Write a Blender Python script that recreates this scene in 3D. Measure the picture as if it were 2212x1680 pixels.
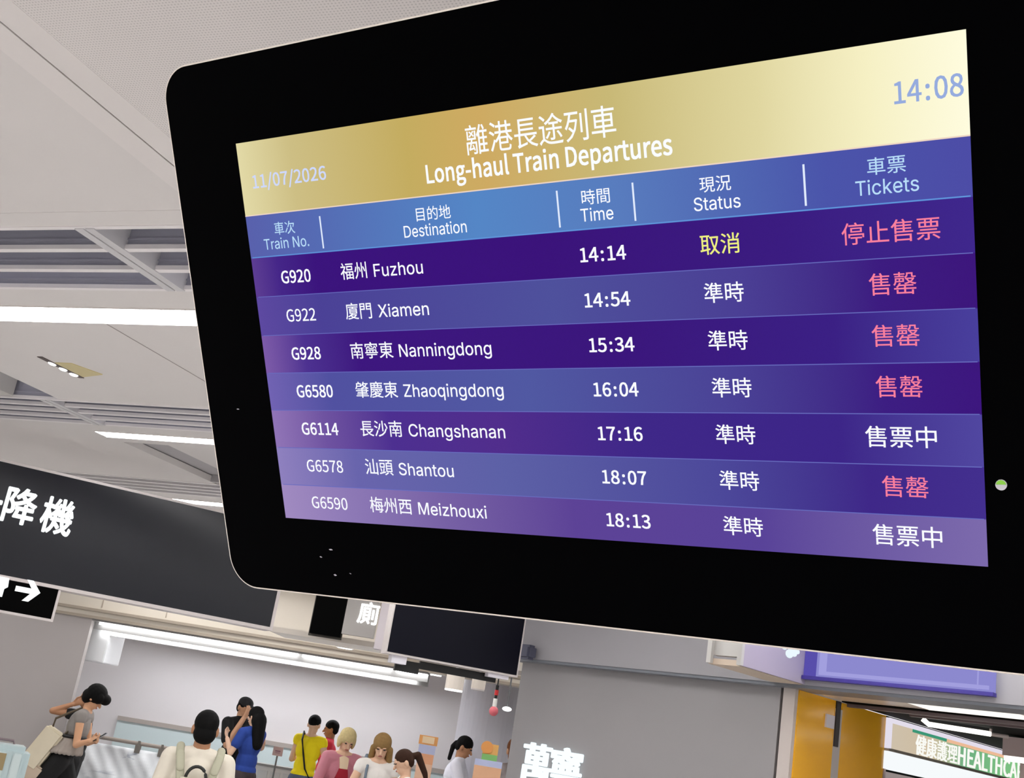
import bpy, bmesh, math, random
from mathutils import Vector, Matrix

for o in list(bpy.data.objects):
    bpy.data.objects.remove(o, do_unlink=True)
SC = bpy.context.scene
COL = SC.collection
random.seed(7)
rad = math.radians

# ------------------------------------------------------------------ camera
# world: X along the ceiling light strips, Y along the panel seams, Z up, metres
PITCH, ROLL, YAW, FPX, EYE = rad(16.63), rad(9.32), rad(22.61), 2569.0, 1.65
_ca, _sa = math.cos(YAW), math.sin(YAW)
def _turn(v): return Vector((v[0]*_ca - v[1]*_sa, v[0]*_sa + v[1]*_ca, v[2]))
_F = Vector((0, math.cos(PITCH), math.sin(PITCH)))
_U = Vector((0, -math.sin(PITCH), math.cos(PITCH)))
_X = Vector((1, 0, 0))
FWD = _turn(_F)
RGT = _turn(math.cos(ROLL)*_X + math.sin(ROLL)*_U)
UPV = _turn(-math.sin(ROLL)*_X + math.cos(ROLL)*_U)
CAM = Vector((0, 0, EYE))
cd = bpy.data.cameras.new('camera'); cam = bpy.data.objects.new('camera', cd); COL.objects.link(cam)
cd.sensor_fit = 'HORIZONTAL'; cd.sensor_width = 36.0; cd.lens = 36.0*FPX/2212.0
cd.clip_start = 0.05; cd.clip_end = 200
cam.matrix_world = Matrix(((RGT.x, UPV.x, -FWD.x, CAM.x), (RGT.y, UPV.y, -FWD.y, CAM.y), (RGT.z, UPV.z, -FWD.z, CAM.z), (0, 0, 0, 1)))
SC.camera = cam

# ------------------------------------------------------------------ world light and exposure
wd = bpy.data.worlds.new('hall_light'); SC.world = wd; wd.use_nodes = True
bg = wd.node_tree.nodes['Background']
bg.inputs[0].default_value = (1.0, 0.985, 0.975, 1); bg.inputs[1].default_value = 1.0
SC.view_settings.view_transform = 'Standard'
try: SC.view_settings.look = 'None'
except Exception: pass
SC.view_settings.exposure = 0.0; SC.view_settings.gamma = 1.0
SC.view_settings.use_curve_mapping = False
STRIP_POWER = 21.0      # emission of the ceiling light strips
COVE_POWER = 12.0
HALL_FILL_POWER = 16.0     # emission of the added, unseen fill lamps inside the back hall       # emission of the cove strips at the back hall

# ------------------------------------------------------------------ survey: where the sight line through a photo pixel meets a plane of the place
def ray(px, py): return FWD + (px-1106)/FPX*RGT - (py-840)/FPX*UPV
def at_plane(px, py, p0, n):
    d = ray(px, py); return CAM + d*((Vector(p0)-CAM).dot(n)/d.dot(n))
def at_height(px, py, z):
    d = ray(px, py); return CAM + d*((z-CAM.z)/d.z)
def at_dist(px, py, dist):
    d = ray(px, py); return CAM + d*(dist/math.hypot(d.x, d.y))
class Frame:
    """a vertical plane: yaw of its horizontal direction (to the right), distance of the plane from the eye"""
    def __init__(s, yaw, d0=None, through=None):
        s.x = Vector((math.sin(rad(yaw)), math.cos(rad(yaw)), 0))
        s.n = Vector((s.x.y, -s.x.x, 0))            # towards the eye
        if through is not None: d0 = -(Vector(through)-CAM).dot(s.n)
        s.o = Vector((0, 0, 0)) - s.n*d0
    def st(s, px, py):
        p = at_plane(px, py, s.o, s.n); return (p-s.o).dot(s.x), p.z
    def P(s, a, z, out=0.0): return s.o + s.x*a + s.n*out + Vector((0, 0, z))
    def box(s, bm, a0, a1, z0, z1, o0, o1):
        hexa(bm, [s.P(a, z, o) for (a, o) in ((a0, o0), (a1, o0), (a1, o1), (a0, o1)) for z in (z0, z1)])

# ------------------------------------------------------------------ materials
def srgb(r, g, b):
    f = lambda c: (c/255/12.92 if c/255 <= 0.04045 else ((c/255+0.055)/1.055)**2.4)
    return (f(r), f(g), f(b), 1)
MATS = {}
def mat(name, rgb, rough=0.6, metal=0.0, spec=0.5, noise=0.0, nscale=30.0, bump=0.0):
    if name in MATS: return MATS[name]
    m = bpy.data.materials.new(name); m.use_nodes = True; nt = m.node_tree; b = nt.nodes['Principled BSDF']
    c = srgb(*rgb)
    b.inputs['Base Color'].default_value = c; b.inputs['Roughness'].default_value = rough
    b.inputs['Metallic'].default_value = metal; b.inputs['Specular IOR Level'].default_value = spec
    if noise or bump:
        tc = nt.nodes.new('ShaderNodeTexCoord'); nz = nt.nodes.new('ShaderNodeTexNoise')
        nz.inputs['Scale'].default_value = nscale; nz.inputs['Detail'].default_value = 4
        nt.links.new(tc.outputs['Object'], nz.inputs['Vector'])
        if noise:
            mx = nt.nodes.new('ShaderNodeMix'); mx.data_type = 'RGBA'
            mx.inputs['A'].default_value = tuple(max(0, v*(1-noise)) for v in c[:3])+(1,)
            mx.inputs['B'].default_value = tuple(min(1, v*(1+noise)) for v in c[:3])+(1,)
            nt.links.new(nz.outputs['Fac'], mx.inputs['Factor']); nt.links.new(mx.outputs['Result'], b.inputs['Base Color'])
        if bump:
            bp = nt.nodes.new('ShaderNodeBump'); bp.inputs['Strength'].default_value = bump
            nt.links.new(nz.outputs['Fac'], bp.inputs['Height']); nt.links.new(bp.outputs['Normal'], b.inputs['Normal'])
    MATS[name] = m; return m
def glow(name, rgb, k=1.0):
    if name in MATS: return MATS[name]
    m = bpy.data.materials.new(name); m.use_nodes = True; nt = m.node_tree
    nt.nodes.remove(nt.nodes['Principled BSDF'])
    e = nt.nodes.new('ShaderNodeEmission'); e.inputs[0].default_value = srgb(*rgb); e.inputs[1].default_value = k
    nt.links.new(e.outputs[0], nt.nodes['Material Output'].inputs[0]); MATS[name] = m; return m

# ------------------------------------------------------------------ mesh helpers
def hexa(bm, p):
    v = [bm.verts.new(q) for q in p]      # order: (b0,t0,b1,t1,b2,t2,b3,t3)
    for f in ((0, 2, 4, 6), (1, 7, 5, 3), (0, 1, 3, 2), (2, 3, 5, 4), (4, 5, 7, 6), (6, 7, 1, 0)):
        bm.faces.new([v[i] for i in f])
def bx(bm, x0, x1, y0, y1, z0, z1):
    hexa(bm, [Vector((x, y, z)) for (x, y) in ((x0, y0), (x1, y0), (x1, y1), (x0, y1)) for z in (z0, z1)])
def tube(bm, pts, r, seg=8, caps=True):
    pts = [Vector(p) for p in pts]; rs = r if isinstance(r, (list, tuple)) else [r]*len(pts); rings = []
    for i, p in enumerate(pts):
        t = (pts[min(i+1, len(pts)-1)]-pts[max(i-1, 0)]).normalized()
        a = t.cross(Vector((0, 0, 1)) if abs(t.z) < 0.9 else Vector((1, 0, 0))).normalized(); b = t.cross(a)
        rings.append([bm.verts.new(p+(a*math.cos(2*math.pi*k/seg)+b*math.sin(2*math.pi*k/seg))*rs[i]) for k in range(seg)])
    for i in range(len(rings)-1):
        for k in range(seg):
            bm.faces.new((rings[i][k], rings[i][(k+1) % seg], rings[i+1][(k+1) % seg], rings[i+1][k]))
    if caps:
        bm.faces.new(rings[0][::-1]); bm.faces.new(rings[-1])
def poly_prism(bm, pts, off):
    a = [bm.verts.new(p) for p in pts]; b = [bm.verts.new(Vector(p)+off) for p in pts]; n = len(pts)
    bm.faces.new(a); bm.faces.new(b[::-1])
    for i in range(n): bm.faces.new((a[(i+1) % n], a[i], b[i], b[(i+1) % n]))
def capsule(bm, p, q, r0, r1=None, seg=12, squash=None):
    """tapered capsule; squash = (axis vector, factor) flattens it"""
    r1 = r0 if r1 is None else r1
    p, q = Vector(p), Vector(q); t = q-p
    L = t.length; t = t/L if L > 1e-6 else Vector((0, 0, 1))
    a = t.cross(Vector((0, 1, 0)) if abs(t.y) < 0.9 else Vector((1, 0, 0))).normalized(); b = t.cross(a)
    rows = []
    H = 4
    for i in range(1, H+1): th = -math.pi/2+math.pi/2*i/H; rows.append((p+t*(r0*math.sin(th)), r0*math.cos(th)))
    for i in range(0, H): th = math.pi/2*i/H; rows.append((q+t*(r1*math.sin(th)), r1*math.cos(th)))
    vs = []
    rings = []
    for c, r in rows:
        ring = [bm.verts.new(c+(a*math.cos(2*math.pi*k/seg)+b*math.sin(2*math.pi*k/seg))*r) for k in range(seg)]
        rings.append(ring); vs += ring
    e0 = bm.verts.new(p-t*r0); e1 = bm.verts.new(q+t*r1); vs += [e0, e1]
    for i in range(len(rings)-1):
        for k in range(seg):
            bm.faces.new((rings[i][k], rings[i][(k+1) % seg], rings[i+1][(k+1) % seg], rings[i+1][k]))
    for k in range(seg):
        bm.faces.new((e0, rings[0][(k+1) % seg], rings[0][k])); bm.faces.new((e1, rings[-1][k], rings[-1][(k+1) % seg]))
    if squash:
        ax, fct = Vector(squash[0]).normalized(), squash[1]; c = (p+q)/2
        for v in vs:
            d = (v.co-c).dot(ax); v.co -= ax*d*(1-fct)
    return vs
def ellipsoid(bm, c, r, m=None, seg=14):
    g = bmesh.ops.create_uvsphere(bm, u_segments=seg, v_segments=seg-4, radius=1.0)
    for v in g['verts']:
        w = Vector((v.co.x*r[0], v.co.y*r[1], v.co.z*r[2])) + Vector(c)
        v.co = m @ w if m is not None else w
def finish(bm):
    bmesh.ops.recalc_face_normals(bm, faces=bm.faces[:]); return bm
def obj(name, bm, m, parent=None, smooth=False, bevel=0.0, label=None):
    """links bm (world coordinates) as one mesh object; under a parent it is expressed relative to the parent's base"""
    finish(bm)
    if bevel:
        bmesh.ops.bevel(bm, geom=bm.edges[:], offset=bevel, segments=2, affect='EDGES', clamp_overlap=True)
    me = bpy.data.meshes.new(name); bm.to_mesh(me); bm.free()
    if smooth:
        for p in me.polygons: p.use_smooth = True
    me.materials.append(m)
    o = bpy.data.objects.new(name, me); COL.objects.link(o)
    base = Vector((0, 0, 0)); q = parent
    while q is not None: base += q.location; q = q.parent
    if parent is None and me.vertices:      # origin in the middle of the base
        xs = [v.co for v in me.vertices]
        base = Vector(((min(v.x for v in xs)+max(v.x for v in xs))/2, (min(v.y for v in xs)+max(v.y for v in xs))/2, min(v.z for v in xs)))
        o.location = base
    me.transform(Matrix.Translation(-base))
    if parent is not None: o.parent = parent
    if label: o['label'] = label
    return o
def thing(name, label, cat, loc, group=None):
    o = bpy.data.objects.new(name, None); COL.objects.link(o); o.location = Vector(loc); o.empty_display_size = 0.1
    o['label'] = label; o['category'] = cat
    if group: o['group'] = group
    return o
def tag(o, label, cat, group=None, kind=None):
    o['label'] = label; o['category'] = cat
    if group: o['group'] = group
    if kind: o['kind'] = kind
    return o
def struct(name, bm, m, label, cat, **k):
    o = obj(name, bm, m, **k); tag(o, label, cat, kind='structure'); return o
def bm_(): return bmesh.new()
def copy_tree(o, parent=None):
    c = o.copy(); COL.objects.link(c)
    if parent is not None: c.parent = parent
    for ch in [k for k in bpy.data.objects if k.parent == o]:
        copy_tree(ch, c)
    return c

# ------------------------------------------------------------------ lettering
# outlines of the Latin letters and digits (thousandths of an em): advance, closed outlines
GLYPHS = {
' ': (78,[]),
'-': (121,[[16,86,106,86,106,110,16,110]]),
'.': (97,[[49,-5,60,-1,69,7,72,20,69,32,60,41,49,44,37,41,29,32,26,20,29,7,37,-1]]),
'/': (137,[[4,-63,27,-63,132,278,109,278]]),
'0': (194,[[97,-5,140,10,167,55,177,129,167,203,140,247,97,261,55,247,27,203,18,129,27,55,55,10],[97,21,72,33,55,68,48,129,55,190,72,225,97,236,123,225,140,190,146,129,140,68,123,33]]),
'1': (194,[[31,0,172,0,172,27,120,27,120,257,96,257,81,249,63,243,42,238,42,218,88,218,88,27,31,27]]),
'2': (194,[[15,0,177,0,177,28,106,28,64,25,117,81,152,134,165,186,155,226,129,252,90,261,60,257,36,244,14,224,33,206,48,221,66,231,86,235,112,229,128,211,133,185,120,138,82,83,15,19]]),
'3': (194,[[92,-5,134,4,163,29,175,69,167,100,148,121,120,134,120,136,144,149,160,169,166,197,156,232,130,254,91,261,64,257,40,246,20,231,37,210,53,223,70,232,90,235,113,230,128,216,133,195,127,170,104,152,62,146,62,121,109,115,135,97,142,70,135,44,117,28,90,22,64,26,43,37,27,51,10,31,30,13,57,0]]),
'4': (194,[[119,0,149,0,149,71,183,71,183,96,149,96,149,257,114,257,7,92,7,71,119,71],[119,96,40,96,99,184,119,222,121,222,119,175]]),
'5': (194,[[92,-5,133,6,164,36,176,83,165,130,137,157,98,165,84,164,72,161,60,155,67,229,163,229,163,257,39,257,30,137,47,126,61,134,75,139,90,141,118,134,137,114,143,83,136,50,116,29,89,22,62,26,42,37,26,50,9,29,30,13,56,0]]),
'6': (194,[[105,-5,142,6,169,35,179,79,170,124,146,150,108,159,87,156,67,145,50,129,60,191,83,225,116,235,131,233,145,226,157,215,175,235,159,249,139,258,114,261,68,248,33,203,20,123,31,52,61,10],[50,103,68,122,86,132,103,136,128,129,144,109,149,79,143,48,128,28,105,21,78,30,59,58]]),
'7': (194,[[69,0,103,0,111,89,133,164,178,237,178,257,17,257,17,229,142,229,102,160,79,87]]),
'8': (194,[[98,-5,140,4,168,28,178,62,172,92,156,114,135,129,135,131,151,146,164,168,169,193,161,228,136,252,99,261,63,252,38,230,28,195,33,171,46,151,63,136,63,135,40,118,23,95,16,64,27,28,56,4],[116,139,87,152,66,170,57,195,63,217,77,232,98,237,122,231,137,214,142,191,139,173,130,155],[98,19,71,25,52,42,44,67,49,90,61,109,80,125,114,110,138,91,148,63,142,40,124,25]]),
'9': (194,[[82,-5,128,10,162,56,175,139,164,207,133,248,89,261,52,251,26,222,15,178,24,133,49,106,86,97,107,101,128,112,145,129,135,66,112,32,81,22,65,24,50,31,38,42,20,22,37,8,57,-1],[145,155,127,136,109,125,91,121,66,128,51,148,46,178,51,209,67,229,89,236,117,227,136,200]]),
':': (97,[[49,137,60,140,69,148,72,161,69,174,60,182,49,186,37,182,29,174,26,161,29,148,37,140],[49,-5,60,-1,69,7,72,20,69,32,60,41,49,44,37,41,29,32,26,20,29,7,37,-1]]),
'A': (213,[[1,0,34,0,59,78,153,78,177,0,211,0,124,257,88,257],[67,104,79,144,105,230,106,230,132,144,145,104]]),
'C': (223,[[132,-5,163,0,189,12,211,32,193,53,176,37,156,27,133,24,91,37,63,73,54,129,64,185,92,220,134,233,155,230,172,221,187,209,204,230,187,245,163,257,134,261,76,245,35,200,20,128,35,57,75,11]]),
'D': (241,[[35,0,101,0,166,15,206,60,220,129,206,199,166,242,99,257,35,257],[68,27,68,230,97,230,147,219,177,184,187,129,177,74,147,39,97,27]]),
'E': (206,[[35,0,187,0,187,28,68,28,68,121,165,121,165,149,68,149,68,229,183,229,183,257,35,257]]),
'F': (193,[[35,0,68,0,68,115,166,115,166,143,68,143,68,229,183,229,183,257,35,257]]),
'G': (241,[[136,-5,168,-1,195,10,215,25,215,133,131,133,131,106,186,106,186,39,173,31,157,26,139,24,93,37,64,73,54,129,64,185,94,220,139,233,162,230,180,221,194,209,212,230,194,245,170,256,138,261,77,245,36,200,20,128,35,57,76,11]]),
'H': (255,[[35,0,68,0,68,121,187,121,187,0,220,0,220,257,187,257,187,149,68,149,68,257,35,257]]),
'L': (190,[[35,0,180,0,180,28,68,28,68,257,35,257]]),
'M': (284,[[35,0,64,0,64,142,64,167,62,193,60,218,62,218,82,159,131,26,153,26,201,159,222,218,223,218,221,193,220,167,219,142,219,0,249,0,249,257,210,257,161,119,143,66,142,66,123,119,74,257,35,257]]),
'N': (253,[[35,0,66,0,66,135,65,162,64,189,62,215,63,215,91,162,185,0,218,0,218,257,187,257,187,123,188,96,189,69,192,42,190,42,162,95,68,257,35,257]]),
'R': (222,[[68,135,68,230,111,230,145,226,166,212,173,185,166,157,145,140,111,135],[176,0,213,0,147,112,178,126,198,150,205,185,194,227,162,250,116,257,35,257,35,0,68,0,68,109,114,109]]),
'S': (209,[[106,-5,153,5,183,31,194,68,187,100,168,122,141,137,104,153,84,162,68,175,62,196,68,215,84,228,110,233,132,230,151,222,168,209,185,230,164,246,139,257,110,261,68,252,39,228,29,193,37,162,57,141,81,127,118,111,140,101,155,87,161,65,154,44,136,29,107,24,81,28,57,39,36,56,17,33,42,13,72,0]]),
'T': (210,[[89,0,121,0,121,229,199,229,199,257,11,257,11,229,89,229]]),
'X': (201,[[6,0,40,0,77,69,98,111,99,111,121,69,159,0,195,0,120,131,190,257,156,257,121,191,103,153,102,153,82,191,47,257,11,257,81,133]]),
'Z': (211,[[18,0,195,0,195,28,57,28,193,237,193,257,30,257,30,229,153,229,18,20]]),
'a': (197,[[76,-5,99,-1,120,9,139,23,140,23,143,0,169,0,169,117,162,158,141,185,103,195,74,191,49,182,29,170,41,148,58,158,77,165,98,168,122,161,134,144,137,120,71,107,33,84,21,49,28,20,47,2],[85,21,68,24,56,34,51,51,59,73,87,89,137,99,137,46,120,32,103,24]]),
'c': (179,[[107,-5,129,-2,150,7,169,19,155,41,142,31,127,25,110,22,79,31,59,57,51,95,59,133,80,159,111,168,125,166,137,160,149,152,165,173,150,184,132,192,110,195,64,183,31,149,18,95,30,41,62,7]]),
'd': (217,[[97,-5,119,-1,138,9,155,22,156,22,159,0,185,0,185,279,153,279,153,206,154,173,138,185,121,192,101,195,60,183,30,148,19,95,28,41,55,7],[104,22,76,31,58,56,51,95,59,133,79,159,106,168,122,166,137,160,153,148,153,48,137,34,121,25]]),
'e': (194,[[109,-5,133,-2,154,5,172,15,160,36,146,28,130,23,113,21,81,29,59,52,50,88,178,88,179,106,170,153,145,184,103,195,62,183,31,148,18,95,31,41,63,7],[49,110,59,142,79,163,104,169,129,163,146,143,151,110]]),
'g': (197,[[96,-88,147,-78,181,-54,193,-22,185,4,163,19,126,23,89,23,69,26,59,33,56,44,57,53,62,61,68,67,77,63,86,61,96,60,131,68,156,91,166,126,164,142,158,155,150,166,189,166,189,190,123,190,115,193,106,194,96,195,61,187,35,163,25,127,29,106,38,89,50,76,50,75,40,66,32,54,29,39,31,26,37,15,46,8,46,6,31,-6,21,-21,18,-37,28,-64,55,-82],[96,82,76,87,61,103,56,127,61,151,76,166,96,172,117,166,131,151,137,127,131,103,116,87],[101,-65,71,-61,52,-50,46,-32,48,-21,54,-10,65,0,74,-2,82,-3,90,-3,123,-3,144,-5,157,-13,161,-27,154,-46,133,-60]]),
'h': (213,[[32,0,64,0,64,138,82,154,98,164,116,167,137,162,149,145,152,116,152,0,184,0,184,120,178,161,159,186,126,195,102,191,81,179,63,163,64,202,64,279,32,279]]),
'i': (96,[[32,0,64,0,64,190,32,190],[48,229,59,232,67,239,70,251,67,262,59,269,48,271,37,269,30,262,27,251,30,239,37,232]]),
'k': (193,[[32,0,64,0,64,50,99,92,155,0,190,0,118,113,181,190,146,190,65,90,64,90,64,279,32,279]]),
'l': (99,[[66,-5,74,-4,79,-3,84,-2,80,23,73,22,69,23,66,28,64,36,64,279,32,279,32,38,36,15,47,0]]),
'm': (324,[[32,0,64,0,64,138,81,154,97,164,112,167,132,162,144,145,147,116,147,0,179,0,179,138,196,154,212,164,227,167,247,162,259,145,263,116,263,0,294,0,294,120,288,161,269,186,237,195,215,190,194,178,174,159,164,178,146,191,121,195,100,191,80,179,62,162,62,162,58,190,32,190]]),
'n': (214,[[32,0,64,0,64,138,82,154,98,164,116,167,137,162,149,145,152,116,152,0,184,0,184,120,178,161,159,186,126,195,102,191,81,179,62,162,62,162,58,190,32,190]]),
'o': (212,[[106,-5,150,7,182,41,194,95,182,149,150,183,106,195,63,183,31,149,18,95,31,41,63,7],[106,22,77,31,58,57,51,95,58,133,77,159,106,168,135,159,154,133,161,95,154,57,135,31]]),
'p': (217,[[32,-80,64,-80,64,-16,63,18,81,5,98,-2,116,-5,157,8,187,42,199,98,190,149,164,183,123,195,101,191,81,181,62,168,62,168,58,190,32,190],[111,22,97,24,81,30,64,42,64,142,82,156,99,165,115,168,144,159,160,135,165,98,158,57,139,31]]),
'q': (217,[[153,-80,185,-80,185,190,159,190,156,172,155,172,139,185,121,192,101,195,60,183,30,148,19,95,28,41,55,7,97,-5,118,-1,138,8,154,22,153,-13],[104,22,76,31,58,56,51,95,59,133,79,159,106,168,122,166,137,160,153,148,153,48,137,34,121,25]]),
'r': (136,[[32,0,64,0,64,122,79,148,95,162,112,166,119,166,125,165,131,163,137,191,131,193,124,195,116,195,96,190,78,176,62,155,62,155,58,190,32,190]]),
's': (164,[[82,-5,120,3,143,24,151,52,142,81,120,98,93,110,73,118,58,128,52,143,56,156,68,166,88,170,103,168,117,162,131,153,146,173,130,184,110,192,87,195,52,188,29,168,22,141,30,115,51,97,77,86,98,78,114,66,120,50,116,35,104,24,83,20,62,23,44,31,27,43,11,22,31,8,56,-1]]),
't': (132,[[92,-5,104,-4,116,-1,127,2,121,27,114,24,106,22,99,21,82,26,72,38,70,58,70,164,121,164,121,190,70,190,70,244,43,244,40,190,9,188,9,164,38,164,38,59,43,25,60,3]]),
'u': (213,[[88,-5,112,0,132,12,151,30,152,30,154,0,181,0,181,190,149,190,149,55,132,37,115,26,97,23,77,28,65,45,62,74,62,190,29,190,29,70,36,29,55,4]]),
'x': (174,[[5,0,39,0,64,44,84,78,85,78,106,44,134,0,169,0,106,96,164,190,131,190,107,148,91,117,89,117,70,148,45,190,10,190,68,99]]),
'z': (166,[[12,0,156,0,156,26,53,26,153,173,153,190,23,190,23,164,112,164,12,17]]),
}
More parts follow.
